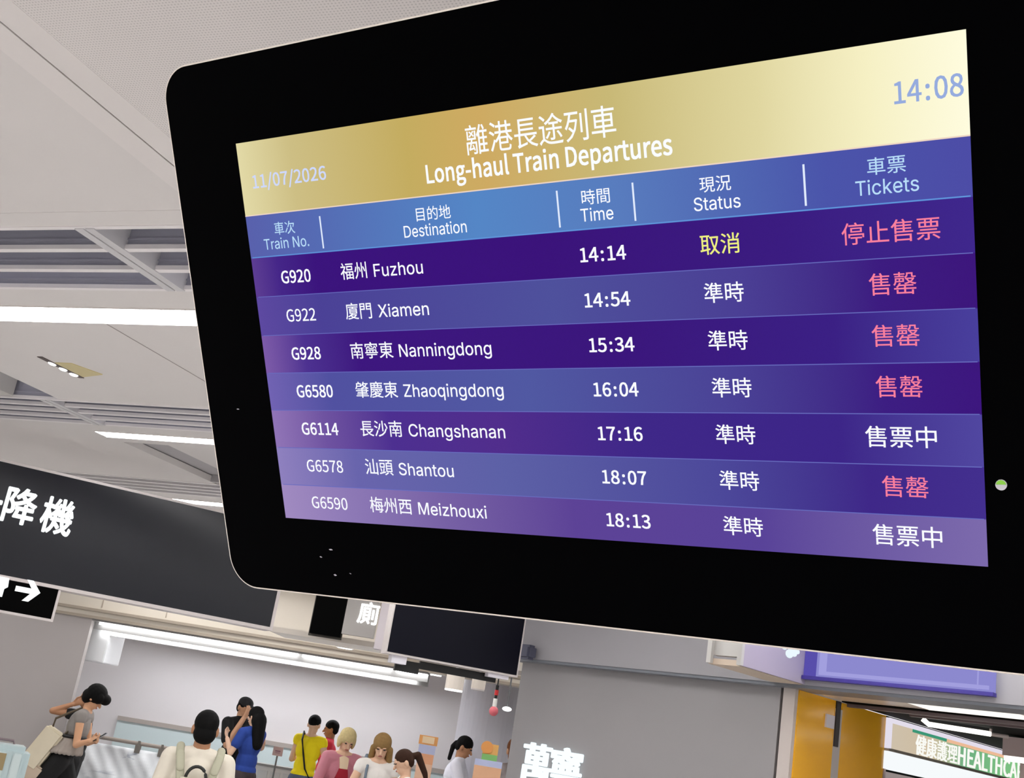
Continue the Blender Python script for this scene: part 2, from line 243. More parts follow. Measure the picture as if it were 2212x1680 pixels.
# plainer grotesque letters of the headings and town names
GLYPHS_GROTESQUE = {
' ': (188,[]),
'.': (188,[[95,-4,83,-3,73,1,63,9,55,18,51,29,50,41,51,53,55,64,63,73,73,81,83,85,95,87,107,85,118,81,128,73,135,64,140,53,141,41,140,29,135,18,128,9,118,1,107,-3]]),
'C': (510,[[267,-7,225,-3,186,7,150,25,119,49,92,79,70,115,53,157,44,203,40,254,44,305,53,352,70,393,92,429,119,459,150,484,186,501,225,512,267,516,293,514,317,511,340,504,362,496,383,485,402,471,419,456,435,438,448,418,459,397,467,373,473,348,408,348,404,365,397,380,389,395,380,407,369,418,357,428,344,437,330,444,315,449,300,453,284,455,267,456,237,453,209,445,184,432,161,414,141,391,125,364,113,332,106,295,103,254,106,213,113,177,125,145,141,117,161,94,184,76,210,63,237,56,267,53,284,54,300,56,315,60,330,65,344,72,357,81,369,90,380,102,389,114,397,128,404,144,408,160,473,160,467,135,459,112,448,91,435,71,420,53,402,38,383,24,363,13,341,5,317,-2,293,-6]]),
'D': (502,[[219,0,96,0,96,57,215,57,254,60,288,68,318,81,343,99,363,122,379,149,390,181,397,216,399,255,397,294,390,329,379,361,364,388,344,410,320,428,291,441,258,449,221,452,93,452,93,509,225,509,273,505,315,495,353,478,385,455,412,426,433,391,449,351,458,306,462,255,458,205,449,159,433,119,411,83,384,54,351,31,312,14,268,3],[125,509,125,0,60,0,60,509]]),
'F': (410,[[60,0,60,509,369,509,369,452,125,452,125,278,346,278,346,221,125,221,125,0]]),
'M': (628,[[60,0,60,509,152,509,277,187,287,159,299,123,311,84,322,49,307,49,318,83,330,121,342,158,352,187,476,509,568,509,568,0,504,0,504,291,504,327,505,369,506,413,507,457,513,457,498,409,482,363,467,322,456,291,342,0,286,0,170,291,159,321,145,361,129,408,112,457,119,457,120,416,121,372,122,328,122,291,122,0]]),
'N': (523,[[60,0,60,509,136,509,343,183,363,151,388,107,414,55,405,54,401,108,399,157,399,195,399,509,463,509,463,0,387,0,202,290,177,331,148,381,108,452,119,454,122,384,124,328,125,291,125,0]]),
'S': (447,[[224,-9,188,-7,156,-1,128,9,102,23,81,40,64,60,51,83,42,109,38,137,104,137,108,118,114,102,123,88,136,76,150,66,166,59,185,53,204,50,224,49,246,50,267,54,286,60,303,69,317,79,329,92,338,106,344,122,346,139,344,154,340,168,332,179,322,189,310,197,296,205,280,211,263,217,245,222,184,239,145,253,112,269,86,289,67,313,56,341,52,372,54,400,62,425,75,448,92,468,113,484,138,498,165,508,195,514,227,516,259,514,289,508,316,498,340,484,360,468,377,449,390,427,398,403,401,378,337,378,332,402,320,421,302,437,280,449,254,456,225,459,204,457,185,454,167,448,152,440,139,430,129,418,121,405,117,391,115,376,117,359,122,345,131,334,142,324,155,315,169,308,184,302,198,297,212,293,264,279,312,264,328,256,344,248,359,238,372,226,384,213,395,198,402,180,407,161,408,139,406,112,399,87,386,64,370,43,349,25,323,11,294,0,261,-7]]),
'T': (449,[[32,452,32,509,417,509,417,452,257,452,257,0,193,0,193,452]]),
'X': (474,[[18,0,217,284,217,236,29,509,104,509,178,400,204,361,223,329,243,292,232,292,252,329,272,361,298,400,374,509,446,509,259,239,259,287,456,0,382,0,292,129,268,165,250,195,230,231,244,231,225,196,206,166,182,129,91,0]]),
'Z': (438,[[42,0,42,46,273,385,306,431,341,476,348,454,285,452,223,452,40,452,40,509,397,509,397,462,169,129,134,81,97,33,90,54,152,57,214,57,399,57,399,0]]),
'a': (389,[[160,-9,137,-7,115,-3,94,5,76,15,60,29,48,45,38,63,32,84,30,108,32,128,36,146,43,161,53,174,64,184,78,193,92,200,108,206,125,211,178,220,234,227,247,229,257,231,265,235,271,240,274,246,276,255,276,257,275,272,272,285,267,297,260,307,251,315,240,322,227,327,212,330,196,331,178,330,163,327,149,322,137,316,127,309,118,301,110,292,104,283,100,274,41,291,51,313,64,331,79,346,95,358,114,368,133,375,153,380,173,383,194,384,208,384,223,382,239,379,255,375,271,369,286,360,300,350,312,336,322,320,330,301,335,278,337,251,337,0,277,0,277,52,272,52,267,43,260,34,252,25,242,16,229,8,215,1,199,-4,181,-7],[170,45,192,47,211,51,228,59,242,68,254,80,263,93,270,108,274,122,276,138,276,190,272,187,267,184,259,182,231,176,200,171,175,168,161,166,147,163,134,159,122,153,112,147,103,139,97,130,93,118,92,105,93,93,96,82,102,72,109,64,119,57,130,52,142,48,156,46]]),
'c': (396,[[207,-8,174,-5,144,3,117,16,93,35,72,58,56,85,44,116,37,150,34,187,37,225,44,260,56,291,72,318,93,341,117,360,144,374,174,382,207,384,226,384,243,381,260,377,276,371,291,364,305,356,318,346,330,335,340,322,349,308,356,293,362,277,303,262,300,272,295,281,290,289,284,297,278,304,270,311,261,316,252,321,242,325,231,328,220,329,207,330,184,328,163,321,145,310,130,296,118,278,108,258,102,236,98,212,96,187,98,163,102,139,108,117,118,97,130,80,145,66,163,55,184,49,207,46,220,47,232,49,243,52,253,55,262,60,271,66,279,73,285,80,292,89,297,98,301,107,304,117,363,102,357,86,350,70,341,56,331,43,319,32,306,21,292,12,277,5,261,-1,244,-5,226,-7]]),
'd': (424,[[195,-8,165,-6,137,3,111,16,89,34,70,57,55,84,43,116,36,151,34,189,36,227,43,261,55,293,70,320,89,342,112,361,137,374,165,382,196,384,218,383,237,379,253,373,267,364,278,355,287,346,306,319,311,319,311,509,372,509,372,0,313,0,313,59,307,59,287,31,277,21,266,12,252,4,236,-3,217,-7],[205,47,226,49,246,55,263,65,278,78,290,95,299,115,306,138,310,162,312,189,310,216,306,241,300,263,290,282,278,299,263,312,246,322,227,328,205,330,182,328,162,322,145,311,130,298,118,281,108,261,102,239,98,215,96,189,98,163,102,139,109,117,118,97,130,80,145,66,162,55,182,49]]),
'e': (404,[[212,-8,177,-5,145,3,117,16,92,35,72,58,56,85,44,116,37,150,34,187,36,224,44,258,55,290,71,317,91,340,115,359,142,373,172,382,205,384,226,383,246,380,266,374,285,366,303,355,319,341,334,324,347,305,357,282,365,256,370,227,371,194,371,169,75,169,75,221,338,221,310,202,308,226,304,248,298,269,288,286,277,301,263,314,246,323,227,328,205,330,183,328,164,323,146,313,131,301,119,286,109,270,102,251,97,231,96,211,96,178,98,151,102,127,110,106,121,88,135,73,151,61,169,53,190,48,212,46,227,47,241,49,254,53,265,58,276,65,285,73,294,82,300,93,306,105,365,91,358,72,348,55,335,39,320,26,302,14,283,4,261,-3,237,-7]]),
'g': (425,[[207,-151,180,-149,156,-146,134,-140,114,-132,97,-122,82,-110,70,-97,59,-84,51,-69,101,-41,122,-66,131,-74,142,-82,154,-88,169,-93,187,-96,207,-97,236,-95,261,-87,282,-75,298,-58,308,-34,311,-6,311,68,306,68,287,41,277,32,266,23,252,16,236,10,217,6,195,5,165,7,138,14,113,27,90,43,71,65,55,90,43,120,36,154,34,191,36,229,43,263,55,293,71,320,90,342,112,361,138,374,166,382,196,384,218,383,237,379,253,373,267,365,279,356,288,346,308,319,313,319,313,379,372,379,372,-9,370,-40,363,-67,350,-90,334,-109,314,-124,291,-136,265,-144,237,-149],[205,59,227,61,246,66,264,75,278,87,290,103,300,121,307,142,311,166,312,193,311,219,307,242,300,264,291,283,279,299,264,312,247,322,227,328,205,330,182,328,163,322,145,312,130,298,118,282,109,262,102,241,98,218,96,193,98,167,102,144,109,123,118,104,131,88,145,76,163,66,183,61]]),
'h': (410,[[114,227,114,0,53,0,53,509,114,509,114,287,102,287,116,319,132,344,152,362,175,374,200,382,227,384,252,383,275,377,295,369,313,356,328,340,341,321,350,298,355,271,357,240,357,0,296,0,296,235,293,263,286,286,273,304,256,318,235,326,210,329,192,328,176,324,161,317,147,308,136,297,126,283,119,266,115,248]]),
'i': (167,[[53,0,53,379,114,379,114,0],[84,443,73,444,63,448,54,455,47,463,43,472,41,483,43,494,47,504,54,512,63,518,73,522,84,524,95,522,105,518,114,512,121,504,125,494,126,483,125,472,121,463,114,455,105,448,95,444]]),
'k': (381,[[110,137,110,212,121,212,284,379,360,379,184,199,177,199],[53,0,53,509,114,509,114,0],[294,0,148,186,191,229,372,0]]),
'm': (610,[[53,0,53,379,112,379,112,295,108,295,114,314,122,331,132,346,144,358,158,368,172,376,187,382,203,385,219,386,245,383,268,375,287,361,303,342,314,320,321,295,312,295,318,312,326,329,337,343,350,356,364,366,381,375,398,381,417,385,437,386,458,385,478,380,497,372,514,361,529,346,541,328,550,307,555,283,557,255,557,0,496,0,496,254,493,279,485,298,473,313,456,323,438,329,419,330,402,329,387,326,374,320,363,312,353,302,345,290,340,277,336,263,335,247,335,0,274,0,274,260,272,280,265,297,253,311,238,322,220,328,199,330,185,329,171,326,158,320,145,312,135,302,126,289,119,274,115,257,114,238,114,0]]),
'n': (410,[[114,227,114,0,53,0,53,379,112,379,112,287,102,287,116,319,132,344,152,362,175,374,200,382,227,384,252,383,275,377,295,369,313,356,328,340,341,321,350,298,355,271,357,240,357,0,296,0,296,235,293,263,286,286,273,304,256,318,235,326,210,329,192,328,176,324,161,317,147,308,136,297,126,283,119,266,115,248]]),
'o': (415,[[207,-8,174,-5,144,3,117,16,93,35,72,58,56,85,44,116,37,150,34,187,37,225,44,260,56,291,72,318,93,341,117,360,144,374,174,382,207,384,241,382,271,374,299,360,323,341,343,318,359,291,371,260,379,225,381,187,379,150,371,116,359,85,343,58,323,35,299,16,271,3,241,-5],[207,46,231,49,252,55,270,66,285,80,298,97,307,117,314,139,318,163,319,187,318,212,314,236,307,258,298,278,285,296,270,310,252,321,231,328,207,330,184,328,163,321,145,310,130,296,118,278,108,258,102,236,98,212,96,187,98,163,102,139,108,117,118,97,130,80,145,66,163,55,184,49]]),
'q': (424,[[372,-143,311,-143,311,59,306,59,287,31,277,21,266,12,252,4,236,-3,217,-7,195,-8,165,-6,137,3,111,16,89,34,70,57,55,84,43,116,36,151,34,189,36,227,43,261,55,293,70,320,89,342,112,361,137,374,165,382,196,384,218,383,237,379,253,373,267,364,278,355,287,346,307,319,313,319,313,379,372,379],[205,47,226,49,246,55,263,65,278,78,290,95,299,115,306,138,310,162,312,189,310,216,306,241,300,263,290,282,278,299,263,312,246,322,227,328,205,330,182,328,162,322,145,311,130,298,118,281,108,261,102,239,98,215,96,189,98,163,102,139,109,117,118,97,130,80,145,66,162,55,182,49]]),
'r': (259,[[53,0,53,379,112,379,112,321,115,321,124,339,137,354,152,367,171,377,191,383,213,385,229,384,243,384,243,322,230,324,207,326,190,324,174,321,159,315,146,306,135,296,126,284,119,269,115,254,114,237,114,0]]),
's': (365,[[182,-8,157,-7,133,-3,112,3,93,12,76,24,62,38,50,54,41,73,36,94,94,107,101,87,111,72,124,60,141,52,160,47,181,45,206,47,227,53,244,62,258,74,265,88,268,103,266,115,262,126,254,136,243,144,229,150,212,155,149,170,118,180,92,192,72,208,58,227,50,249,47,274,49,295,55,314,65,332,79,347,95,360,115,370,137,378,161,383,187,384,212,383,234,379,254,372,271,363,286,352,299,339,309,324,318,308,324,290,268,277,262,291,254,304,243,316,228,325,210,331,187,333,166,331,147,326,131,317,119,305,111,292,109,277,110,264,115,253,124,243,136,235,152,229,172,223,229,209,261,200,287,187,306,171,320,153,328,131,331,107,329,85,323,65,312,47,298,31,281,18,260,6,236,-2,210,-7]]),
't': (227,[[204,379,204,327,6,327,6,379],[65,471,126,471,126,98,127,83,130,70,136,61,144,55,156,51,170,50,185,51,202,54,213,2,192,-3,168,-4,138,-1,113,7,92,21,77,41,68,64,65,93]]),
'u': (410,[[182,-5,158,-3,135,2,115,11,97,23,82,39,69,59,60,82,54,109,53,139,53,379,114,379,114,144,116,117,124,94,137,75,154,61,175,53,200,50,218,51,234,55,249,62,263,71,274,83,283,97,290,113,295,132,296,153,296,379,357,379,357,0,298,0,298,92,307,92,294,60,277,35,257,17,234,5,209,-3]]),
'x': (379,[[21,0,171,218,171,171,29,379,100,379,147,306,179,253,207,206,175,206,202,253,211,270,222,287,233,306,282,379,352,379,209,169,209,214,358,0,287,0,231,85,200,136,173,182,205,182,178,136,170,120,160,103,148,85,91,0]]),
'z': (380,[[42,0,42,46,254,320,254,323,48,323,48,379,333,379,333,331,126,60,126,56,339,56,339,0]]),
}

def curve_mesh(cu):
    to = bpy.data.objects.new('lettering', cu); COL.objects.link(to)
    dg = bpy.context.evaluated_depsgraph_get(); dg.update()
    me = bpy.data.meshes.new_from_object(to.evaluated_get(dg))
    bpy.data.objects.remove(to, do_unlink=True); bpy.data.curves.remove(cu)
    return me
GLYPHS['\u2009'] = (22, [])      # thin space around the colon of a clock time
def glyphs(txt, extrude=0.0, face=None):
    face = face or GLYPHS
    if all(c in face for c in txt):
        layers, x = {}, 0                # strokes of one letter may overlap: each outer outline is filled on its own
        for c in txt:
            adv, outs = face[c]; k = -1
            for pts in outs:
                xy = [((x+pts[2*i])/1000, pts[2*i+1]/1000) for i in range(len(pts)//2)]
                if sum(p[0]*q[1]-q[0]*p[1] for p, q in zip(xy, xy[1:]+xy[:1])) < 0 or k < 0: k += 1
                layers.setdefault(k if face is GLYPHS_GROTESQUE else 0, []).append(xy)
            x += adv
        bm = bmesh.new()
        for outs in layers.values():
            cu = bpy.data.curves.new('lettering', 'CURVE'); cu.dimensions = '2D'; cu.fill_mode = 'BOTH'; cu.extrude = extrude
            for xy in outs:
                sp = cu.splines.new('POLY'); sp.points.add(len(xy)-1); sp.use_cyclic_u = True
                for i, p in enumerate(xy): sp.points[i].co = (p[0], p[1], 0, 1)
            me = curve_mesh(cu); bm.from_mesh(me); bpy.data.meshes.remove(me)
        me = bpy.data.meshes.new('lettering'); bm.to_mesh(me); bm.free(); return me
    else:
        cu = bpy.data.curves.new('lettering', 'FONT'); cu.body = txt; cu.size = 1.0; cu.resolution_u = 3; cu.extrude = extrude
    return curve_mesh(cu)
CAP_H = max(GLYPHS['H'][1][0][1::2])/1000; CAP_G = max(GLYPHS_GROTESQUE['T'][1][0][1::2])/1000
def letter_mesh(bm, txt, x0, x1, ytop, ybase, place, bold=0.0, depth=0.0, face=None):
    """fits txt between x0..x1 and cap line ytop .. base line ybase (ideographs: their ink box); place(x, y, out) gives a world point"""
    cjk = ord(max(txt)) > 0x2E80
    me = glyphs(txt, 0.5 if depth else 0.0, face)
    xs = [v.co.x for v in me.vertices]; ys = [v.co.y for v in me.vertices]
    gx0, gx1 = min(xs), max(xs)
    gy0, gy1 = (min(ys), max(ys)) if cjk else (0.0, CAP_G if face else CAP_H)
    # heavier strokes: the same outline laid down again, shifted by a hair
    shifts = [(0, 0)] if not bold else [(bold*math.cos(a), bold*math.sin(a)) for a in (0.785, 2.356, 3.927, 5.498)]+([(bold, 0), (-bold, 0), (0, bold), (0, -bold)] if bold > 0.015 else [])
    for j, (dx, dy) in enumerate(shifts):
        vs = []
        for v in me.vertices:
            u = (v.co.x+dx-gx0)/(gx1-gx0); w = (v.co.y+dy-gy0)/(gy1-gy0)
            vs.append(bm.verts.new(place(x0+(x1-x0)*u, ybase+(ytop-ybase)*w, (v.co.z+0.5)*depth+j*2e-5)))
        for p in me.polygons:
            try: bm.faces.new([vs[i] for i in p.vertices])
            except ValueError: pass
    bpy.data.meshes.remove(me)

# =================================================================== SHELL
CEIL = 3.0
ceil_white = mat('ceiling_white', (228, 224, 221), 0.55, noise=0.02, nscale=3)
ceil_trim = mat('ceiling_trim_white', (234, 229, 226), 0.5)
void_grey = mat('void_grey', (142, 141, 150), 0.7)
seam_dark = mat('seam_dark', (95, 85, 80), 0.8)
slat_lip = mat('slat_lip_white', (244, 240, 240), 0.4)  # copy of the slat metal for the lower edge, painted lighter as lit
web_shaded = mat('slat_web_shaded', (168, 168, 180), 0.5)  # same slat metal, with the web's shade painted in as grey
slat_mat = mat('slat_metal_white', (214, 212, 214), 0.4)

def perforated():
    m = bpy.data.materials.new('perforated_panel_white'); m.use_nodes = True; nt = m.node_tree; b = nt.nodes['Principled BSDF']
    tc = nt.nodes.new('ShaderNodeTexCoord'); mp = nt.nodes.new('ShaderNodeMapping')
    mp.inputs['Scale'].default_value = (120, 120, 0)
    fr = nt.nodes.new('ShaderNodeVectorMath'); fr.operation = 'FRACTION'
    ds = nt.nodes.new('ShaderNodeVectorMath'); ds.operation = 'DISTANCE'; ds.inputs[1].default_value = (0.5, 0.5, 0)
    rp = nt.nodes.new('ShaderNodeValToRGB'); rp.color_ramp.elements[0].position = 0.20; rp.color_ramp.elements[1].position = 0.27
    rp.color_ramp.elements[0].color = srgb(200, 196, 193); rp.color_ramp.elements[1].color = srgb(232, 227, 224)
    nt.links.new(tc.outputs['Object'], mp.inputs['Vector']); nt.links.new(mp.outputs[0], fr.inputs[0]); nt.links.new(fr.outputs[0], ds.inputs[0])
    nt.links.new(ds.outputs['Value'], rp.inputs[0]); nt.links.new(rp.outputs[0], b.inputs['Base Color'])
    b.inputs['Roughness'].default_value = 0.6
    return m

# --- floor
def tiles(name, c1, c2, joint, size):
    m = bpy.data.materials.new(name); m.use_nodes = True; nt = m.node_tree; b = nt.nodes['Principled BSDF']
    tc = nt.nodes.new('ShaderNodeTexCoord'); br = nt.nodes.new('ShaderNodeTexBrick')
    br.offset = 0; br.inputs['Scale'].default_value = 1.0; br.inputs['Brick Width'].default_value = size; br.inputs['Row Height'].default_value = size
    br.inputs['Mortar Size'].default_value = 0.004; br.inputs['Color1'].default_value = srgb(*c1); br.inputs['Color2'].default_value = srgb(*c2); br.inputs['Mortar'].default_value = srgb(*joint)
    nt.links.new(tc.outputs['Object'], br.inputs['Vector']); nt.links.new(br.outputs['Color'], b.inputs['Base Color'])
    b.inputs['Roughness'].default_value = 0.35
    return m
b = bm_(); bx(b, -26, 10, -7, 26, -0.1, 0.0)
struct('floor', b, tiles('floor_tile_grey', (198, 195, 194), (190, 187, 186), (150, 147, 144), 0.6), 'pale grey tiled concourse floor', 'floor')

# --- ceiling panels (top 60 mm thick) around the louvre bays and light strips
PER = 1.90
Y_L0, Y_L1 = 2.705, 3.20        # first louvre bay
Y_S0, Y_S1 = 3.385, 3.555       # first light strip
b = bm_(); bt = bm_()
X0, X1 = -16.0, 7.0
T = 0.04
def slab(x0, x1, y0, y1, dz=0.0, bmx=None): bx(b if bmx is None else bmx, x0, x1, y0, y1, CEIL+dz, CEIL+dz+T)
slab(X0, -2.15, -6, 2.60)                     # smooth field left of the perforated one
bays = []
for k in range(0, 5):
    yl0, yl1, s0, s1 = Y_L0+PER*k, Y_L1+PER*k, Y_S0+PER*k, Y_S1+PER*k
    if k == 1: yl0, yl1, s0, s1 = 4.69, 5.13, 5.285, 5.41
    if k == 2: yl0, yl1, s0, s1 = 6.50, 6.92, 7.12, 7.26
    if k >= 3: yl0, yl1, s0, s1 = 6.50+1.85*(k-2), 6.92+1.85*(k-2), 7.12+1.85*(k-2), 7.26+1.85*(k-2)
    bays.append((yl0, yl1, s0, s1))
prev = 2.60
slab(X0, X1, 2.60, bays[0][0], -0.0012)        # trim band before the first bay
for k, (yl0, yl1, s0, s1) in enumerate(bays):
    if k == 1:
        slab(-4.45, X1, bays[0][3], yl0); slab(X0, -5.45, bays[0][3], 4.24); slab(-5.45, -4.45, bays[0][3], 4.24)
        slab(X0, -6.9, 4.24, yl0)
    elif k > 1:
        slab(X0, -4.68, bays[k-1][3], yl0); slab(-4.36, X1, bays[k-1][3], yl0)
        if k > 2: slab(-4.68, -4.36, bays[k-1][3], yl0)
        else: slab(-4.68, -4.36, bays[1][3], bays[1][3]+0.1)
    if k == 1:
        slab(X0, X1, yl1, s0)
    else:
        slab(X0, X1, yl1, s0)
slab(X0, X1, bays[-1][3], 18.5)
# light strip 2 only starts at X = -4.7: plain panel beside it
slab(X0, -4.72, bays[1][2], bays[1][3])
slab(X0, -4.72, bays[2][2]-0.0, bays[2][3])
struct('ceiling', b, ceil_white, 'white smooth metal panel ceiling of the concourse', 'ceiling')
b = bm_(); slab(-1.97, X1, -6, 2.60); slab(-2.15, -2.06-0.004, -6, 2.60, 0.0)
slab(-2.06+0.004, -1.97, -6, 2.60, 0.0)
o = None
b2 = bm_(); bx(b2, -2.15, -2.063, -6, 2.60, CEIL-0.0012, CEIL+T); bx(b2, -2.057, -1.97, -6, 2.60, CEIL-0.0012, CEIL+T)
struct('trim_1', b2, ceil_trim, 'flat white joint strip along the ceiling, between smooth and perforated panels', 'ceiling trim'); b.free()
b = bm_(); slab(-1.97, X1, -6, 2.60)
struct('ceiling_perforated', b, perforated(), 'fine perforated white ceiling panel above the departures display', 'ceiling')
b = bm_(); bx(b, -2.064, -2.056, -6, 2.60, CEIL+0.002, CEIL+0.02)
struct('trim_2', b, seam_dark, 'thin dark joint between ceiling panels', 'ceiling joint')
b = bm_(); bx(b, -3.2575, -3.2525, bays[0][3], bays[1][0], CEIL-0.0015, CEIL+0.001)
struct('trim_7', b, mat('seam_light', (168, 160, 158), 0.8), 'faint joint in the ceiling beside the recessed spotlight', 'ceiling joint')
# void over the open bays
b = bm_(); bx(b, X0, X1, 2.3, 18.5, 3.30, 3.36)
struct('ceiling_void', b, void_grey, 'grey underside of the slab above the open louvre bays', 'ceiling')

# --- louvre bays: slats along X, double cross beam along Y
hook = mat('hanger_black', (30, 29, 28), 0.6)
def louvre_bay(label, y0, y1, n, xa, xb, beam_x, depth):
    t = thing('ceiling_louvre', label, 'ceiling louvre', ((xa+xb)/2, (y0+y1)/2, CEIL), 'louvre bays in the white ceiling')
    for i in range(n+1):
        y = y0+(y1-y0)*i/n
        w = 0.026 if 0 < i < n else 0.02
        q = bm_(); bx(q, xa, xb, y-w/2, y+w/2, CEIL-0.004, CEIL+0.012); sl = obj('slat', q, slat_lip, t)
        q = bm_(); bx(q, xa, xb, y-0.004, y+0.004, CEIL+0.012, CEIL+depth); bx(q, xa, xb, y-0.010, y+0.012, CEIL+0.030, CEIL+0.036); obj('blade', q, web_shaded, sl)
    for side in (-1, 1):
        q = bm_(); xx = beam_x+side*0.021
        bx(q, xx-0.017, xx+0.017, y0, y1, CEIL-0.008, CEIL+depth)
        obj('cross_beam', q, slat_mat, t)
    if n == 3:
        for i in range(n):
            y = y0+(y1-y0)*i/n
            for j in range(9):
                x = -4.0+0.2*j+0.05*i
                if abs(x-beam_x) < 0.08: continue
                q = bm_(); bx(q, x, x+0.022, y+0.004, y+0.05, CEIL+0.105, CEIL+0.125); bx(q, x+0.004, x+0.018, y+0.035, y+0.05, CEIL+0.06, CEIL+0.11); obj('hanger', q, hook, t)
    return t
louvre_bay('widest ceiling louvre bay, nearest one with black hangers over the slats', bays[0][0], bays[0][1], 3, -9, 4, -2.66, 0.14)
louvre_bay('middle ceiling louvre bay, beyond the small recessed spotlight', bays[1][0], bays[1][1], 4, -9, 4, -4.545, 0.12)
louvre_bay('far narrow ceiling louvre bay just above the black overhead lift sign', bays[2][0], bays[2][1], 4, -12, 4, -8.0, 0.10)
# access opening beside the second bay
b = bm_(); bx(b, -4.86, -4.74, 4.24, 4.66, CEIL, CEIL+0.24); 
t = obj('ceiling_service_box', b, mat('box_grey', (200, 197, 192), 0.6)); tag(t, 'plain grey box in the open ceiling hatch at the left edge', 'service box')
# recess slot in the ceiling, running along Y
b = bm_()
bx(b, -4.70, -4.34, bays[1][3]+0.09, bays[2][0], CEIL+0.045, CEIL+0.08)
bx(b, -4.68, -4.36, bays[2][0]-0.08, bays[2][0]-0.05, CEIL, CEIL+0.05)
struct('trim_3', b, mat('recess_grey', (186, 184, 186), 0.7), 'shallow grey slot recessed in the white ceiling', 'ceiling recess')

# --- ceiling light strips
strip_glow = glow('strip_light', (255, 254, 253), STRIP_POWER)
def light_strip(label, x0, x1, y0, y1):
    t = thing('ceiling_light', label, 'ceiling light', ((x0+x1)/2, (y0+y1)/2, CEIL), 'long strip lights in the ceiling')
    q = bm_(); bx(q, x0, x1, y0+0.006, y1-0.006, CEIL-0.001, CEIL+0.03); obj('diffuser', q, strip_glow, t)
    q = bm_(); bx(q, x0, x1, y0, y0+0.006, CEIL-0.004, CEIL+0.04); bx(q, x0, x1, y1-0.006, y1, CEIL-0.004, CEIL+0.04)
    obj('housing', q, ceil_trim, t)
light_strip('nearest and brightest long strip light in the white ceiling', -14, 5, *bays[0][2:])
light_strip('second long strip light, beyond the middle louvre bay', -4.72, 5, *bays[1][2:])
light_strip('third long strip light, just above the black lift sign', -4.72-0.9, 5, *bays[2][2:])
light_strip('strip light hidden further into the concourse', -12, 5, *bays[3][2:])
light_strip('strip light over the far concourse before the back hall', -13, 5, *bays[4][2:])
for yy, nm in ((-0.4, 'strip light overhead just behind the viewer'), (-2.3, 'strip light behind the viewer'), (-4.2, 'strip light far behind the viewer')):
    light_strip(nm, -12, 6, yy, yy+0.17)

# --- recessed spotlight with beige reflector
P = Vector((-3.93, 4.14, CEIL))
t = thing('recessed_spotlight', 'small recessed slot spotlight with a beige reflector in the white ceiling', 'ceiling light', P)
q = bm_(); bx(q, -3.995, -3.965, 4.0, 4.29, CEIL-0.003, CEIL+0.02); obj('slot', q, mat('slot_brown', (90, 78, 74), 0.5), t)
for i in range(3):
    q = bm_(); ellipsoid(q, (-3.985, 4.09+0.075*i, CEIL-0.002), (0.014+0.003*i, 0.024, 0.008)); obj('lamp', q, glow('spot_lamp', (255, 255, 255), 3), t, smooth=True)
q = bm_(); poly_prism(q, [Vector((-3.955, 4.075, CEIL-0.004)), Vector((-3.955, 4.27, CEIL-0.004)), Vector((-3.80, 4.22, CEIL-0.004)), Vector((-3.86, 4.075, CEIL-0.004))], Vector((0, 0, 0.012)))
obj('reflector', q, mat('reflector_beige', (214, 200, 150), 0.5), t)

# =================================================================== BACK HALL (frame K)
K = Frame(72, 13.2)
KB = Frame(72, 17.6)
wall_grey = mat('wall_panel_grey', (172, 166, 164), 0.5, noise=0.03, nscale=2)
wall_white = mat('wall_white', (226, 223, 225), 0.5, noise=0.015, nscale=2)
bulk_beige = mat('bulkhead_beige', (205, 197, 184), 0.5)
# left wall
aR, _ = K.st(178, 1420)
b = bm_(); K.box(b, aR-9, aR, 0, CEIL+0.3, -0.08, 0)
struct('wall_left', b, wall_grey, 'plain grey wall panel on the left behind the walking woman', 'wall')
# bulkhead over the opening
a_r = K.st(1135, 1480)[0]+3.0
zb = K.st(420, 1375)[1]
b = bm_(); K.box(b, aR-0.6, a_r, zb+0.02, CEIL+0.2, -0.25, 0.02)
struct('wall_bulkhead', b, bulk_beige, 'beige bulkhead above the opening to the back hall', 'wall')
b = bm_()
K.box(b, aR-0.6, a_r, zb+0.10, zb+0.13, 0.02, 0.05); K.box(b, aR-0.6, a_r, zb+0.02, zb+0.05, 0.02, 0.04)
for px in (222, 365): 
    a = K.st(px, 1310)[0]; K.box(b, a-0.006, a+0.006, zb+0.15, CEIL, 0.02, 0.024)
struct('trim_4', b, mat('bulkhead_line', (160, 148, 134), 0.6), 'thin mouldings on the beige bulkhead', 'trim')
# cove light under the bulkhead: two parallel rows
cove = glow('cove_light', (255, 255, 255), COVE_POWER)
ct = thing('cove_light', 'paired white fluorescent rows along the back hall opening', 'ceiling light', K.P((aR+a_r)/2, zb-0.02, -0.1))
lens = [(195, 450), (452, 640), (652, 850), (860, 930)]
for row, oo in ((0, -0.05), (1, -0.16)):
    for (p0, p1) in lens if row == 0 else [(195, 520), (525, 905)]:
        q = bm_(); K.box(q, K.st(p0, 1400)[0]+0.01, K.st(p1, 1430)[0]-0.01, zb-0.028-0.085*row, zb-0.005-0.085*row, oo-0.025, oo); obj('tube', q, cove, ct)
a_c = K.st(925, 1450)[0]
q = bm_(); K.box(q, aR, a_c, zb+0.0, zb+0.02, -0.25, 0.0); K.box(q, aR, a_c, zb-0.082, zb, -0.125, -0.10); K.box(q, aR, a_c, zb-0.125, zb, -0.25, -0.20)
obj('housing', q, mat('cove_housing_grey', (140, 139, 138), 0.5), ct)
# back wall, ceiling of the hall
b = bm_(); KB.box(b, aR-6, a_r+1.5, 0, CEIL+0.3, -0.2, 0)
struct('wall_back', b, wall_white, 'white rear wall of the back hall', 'wall')
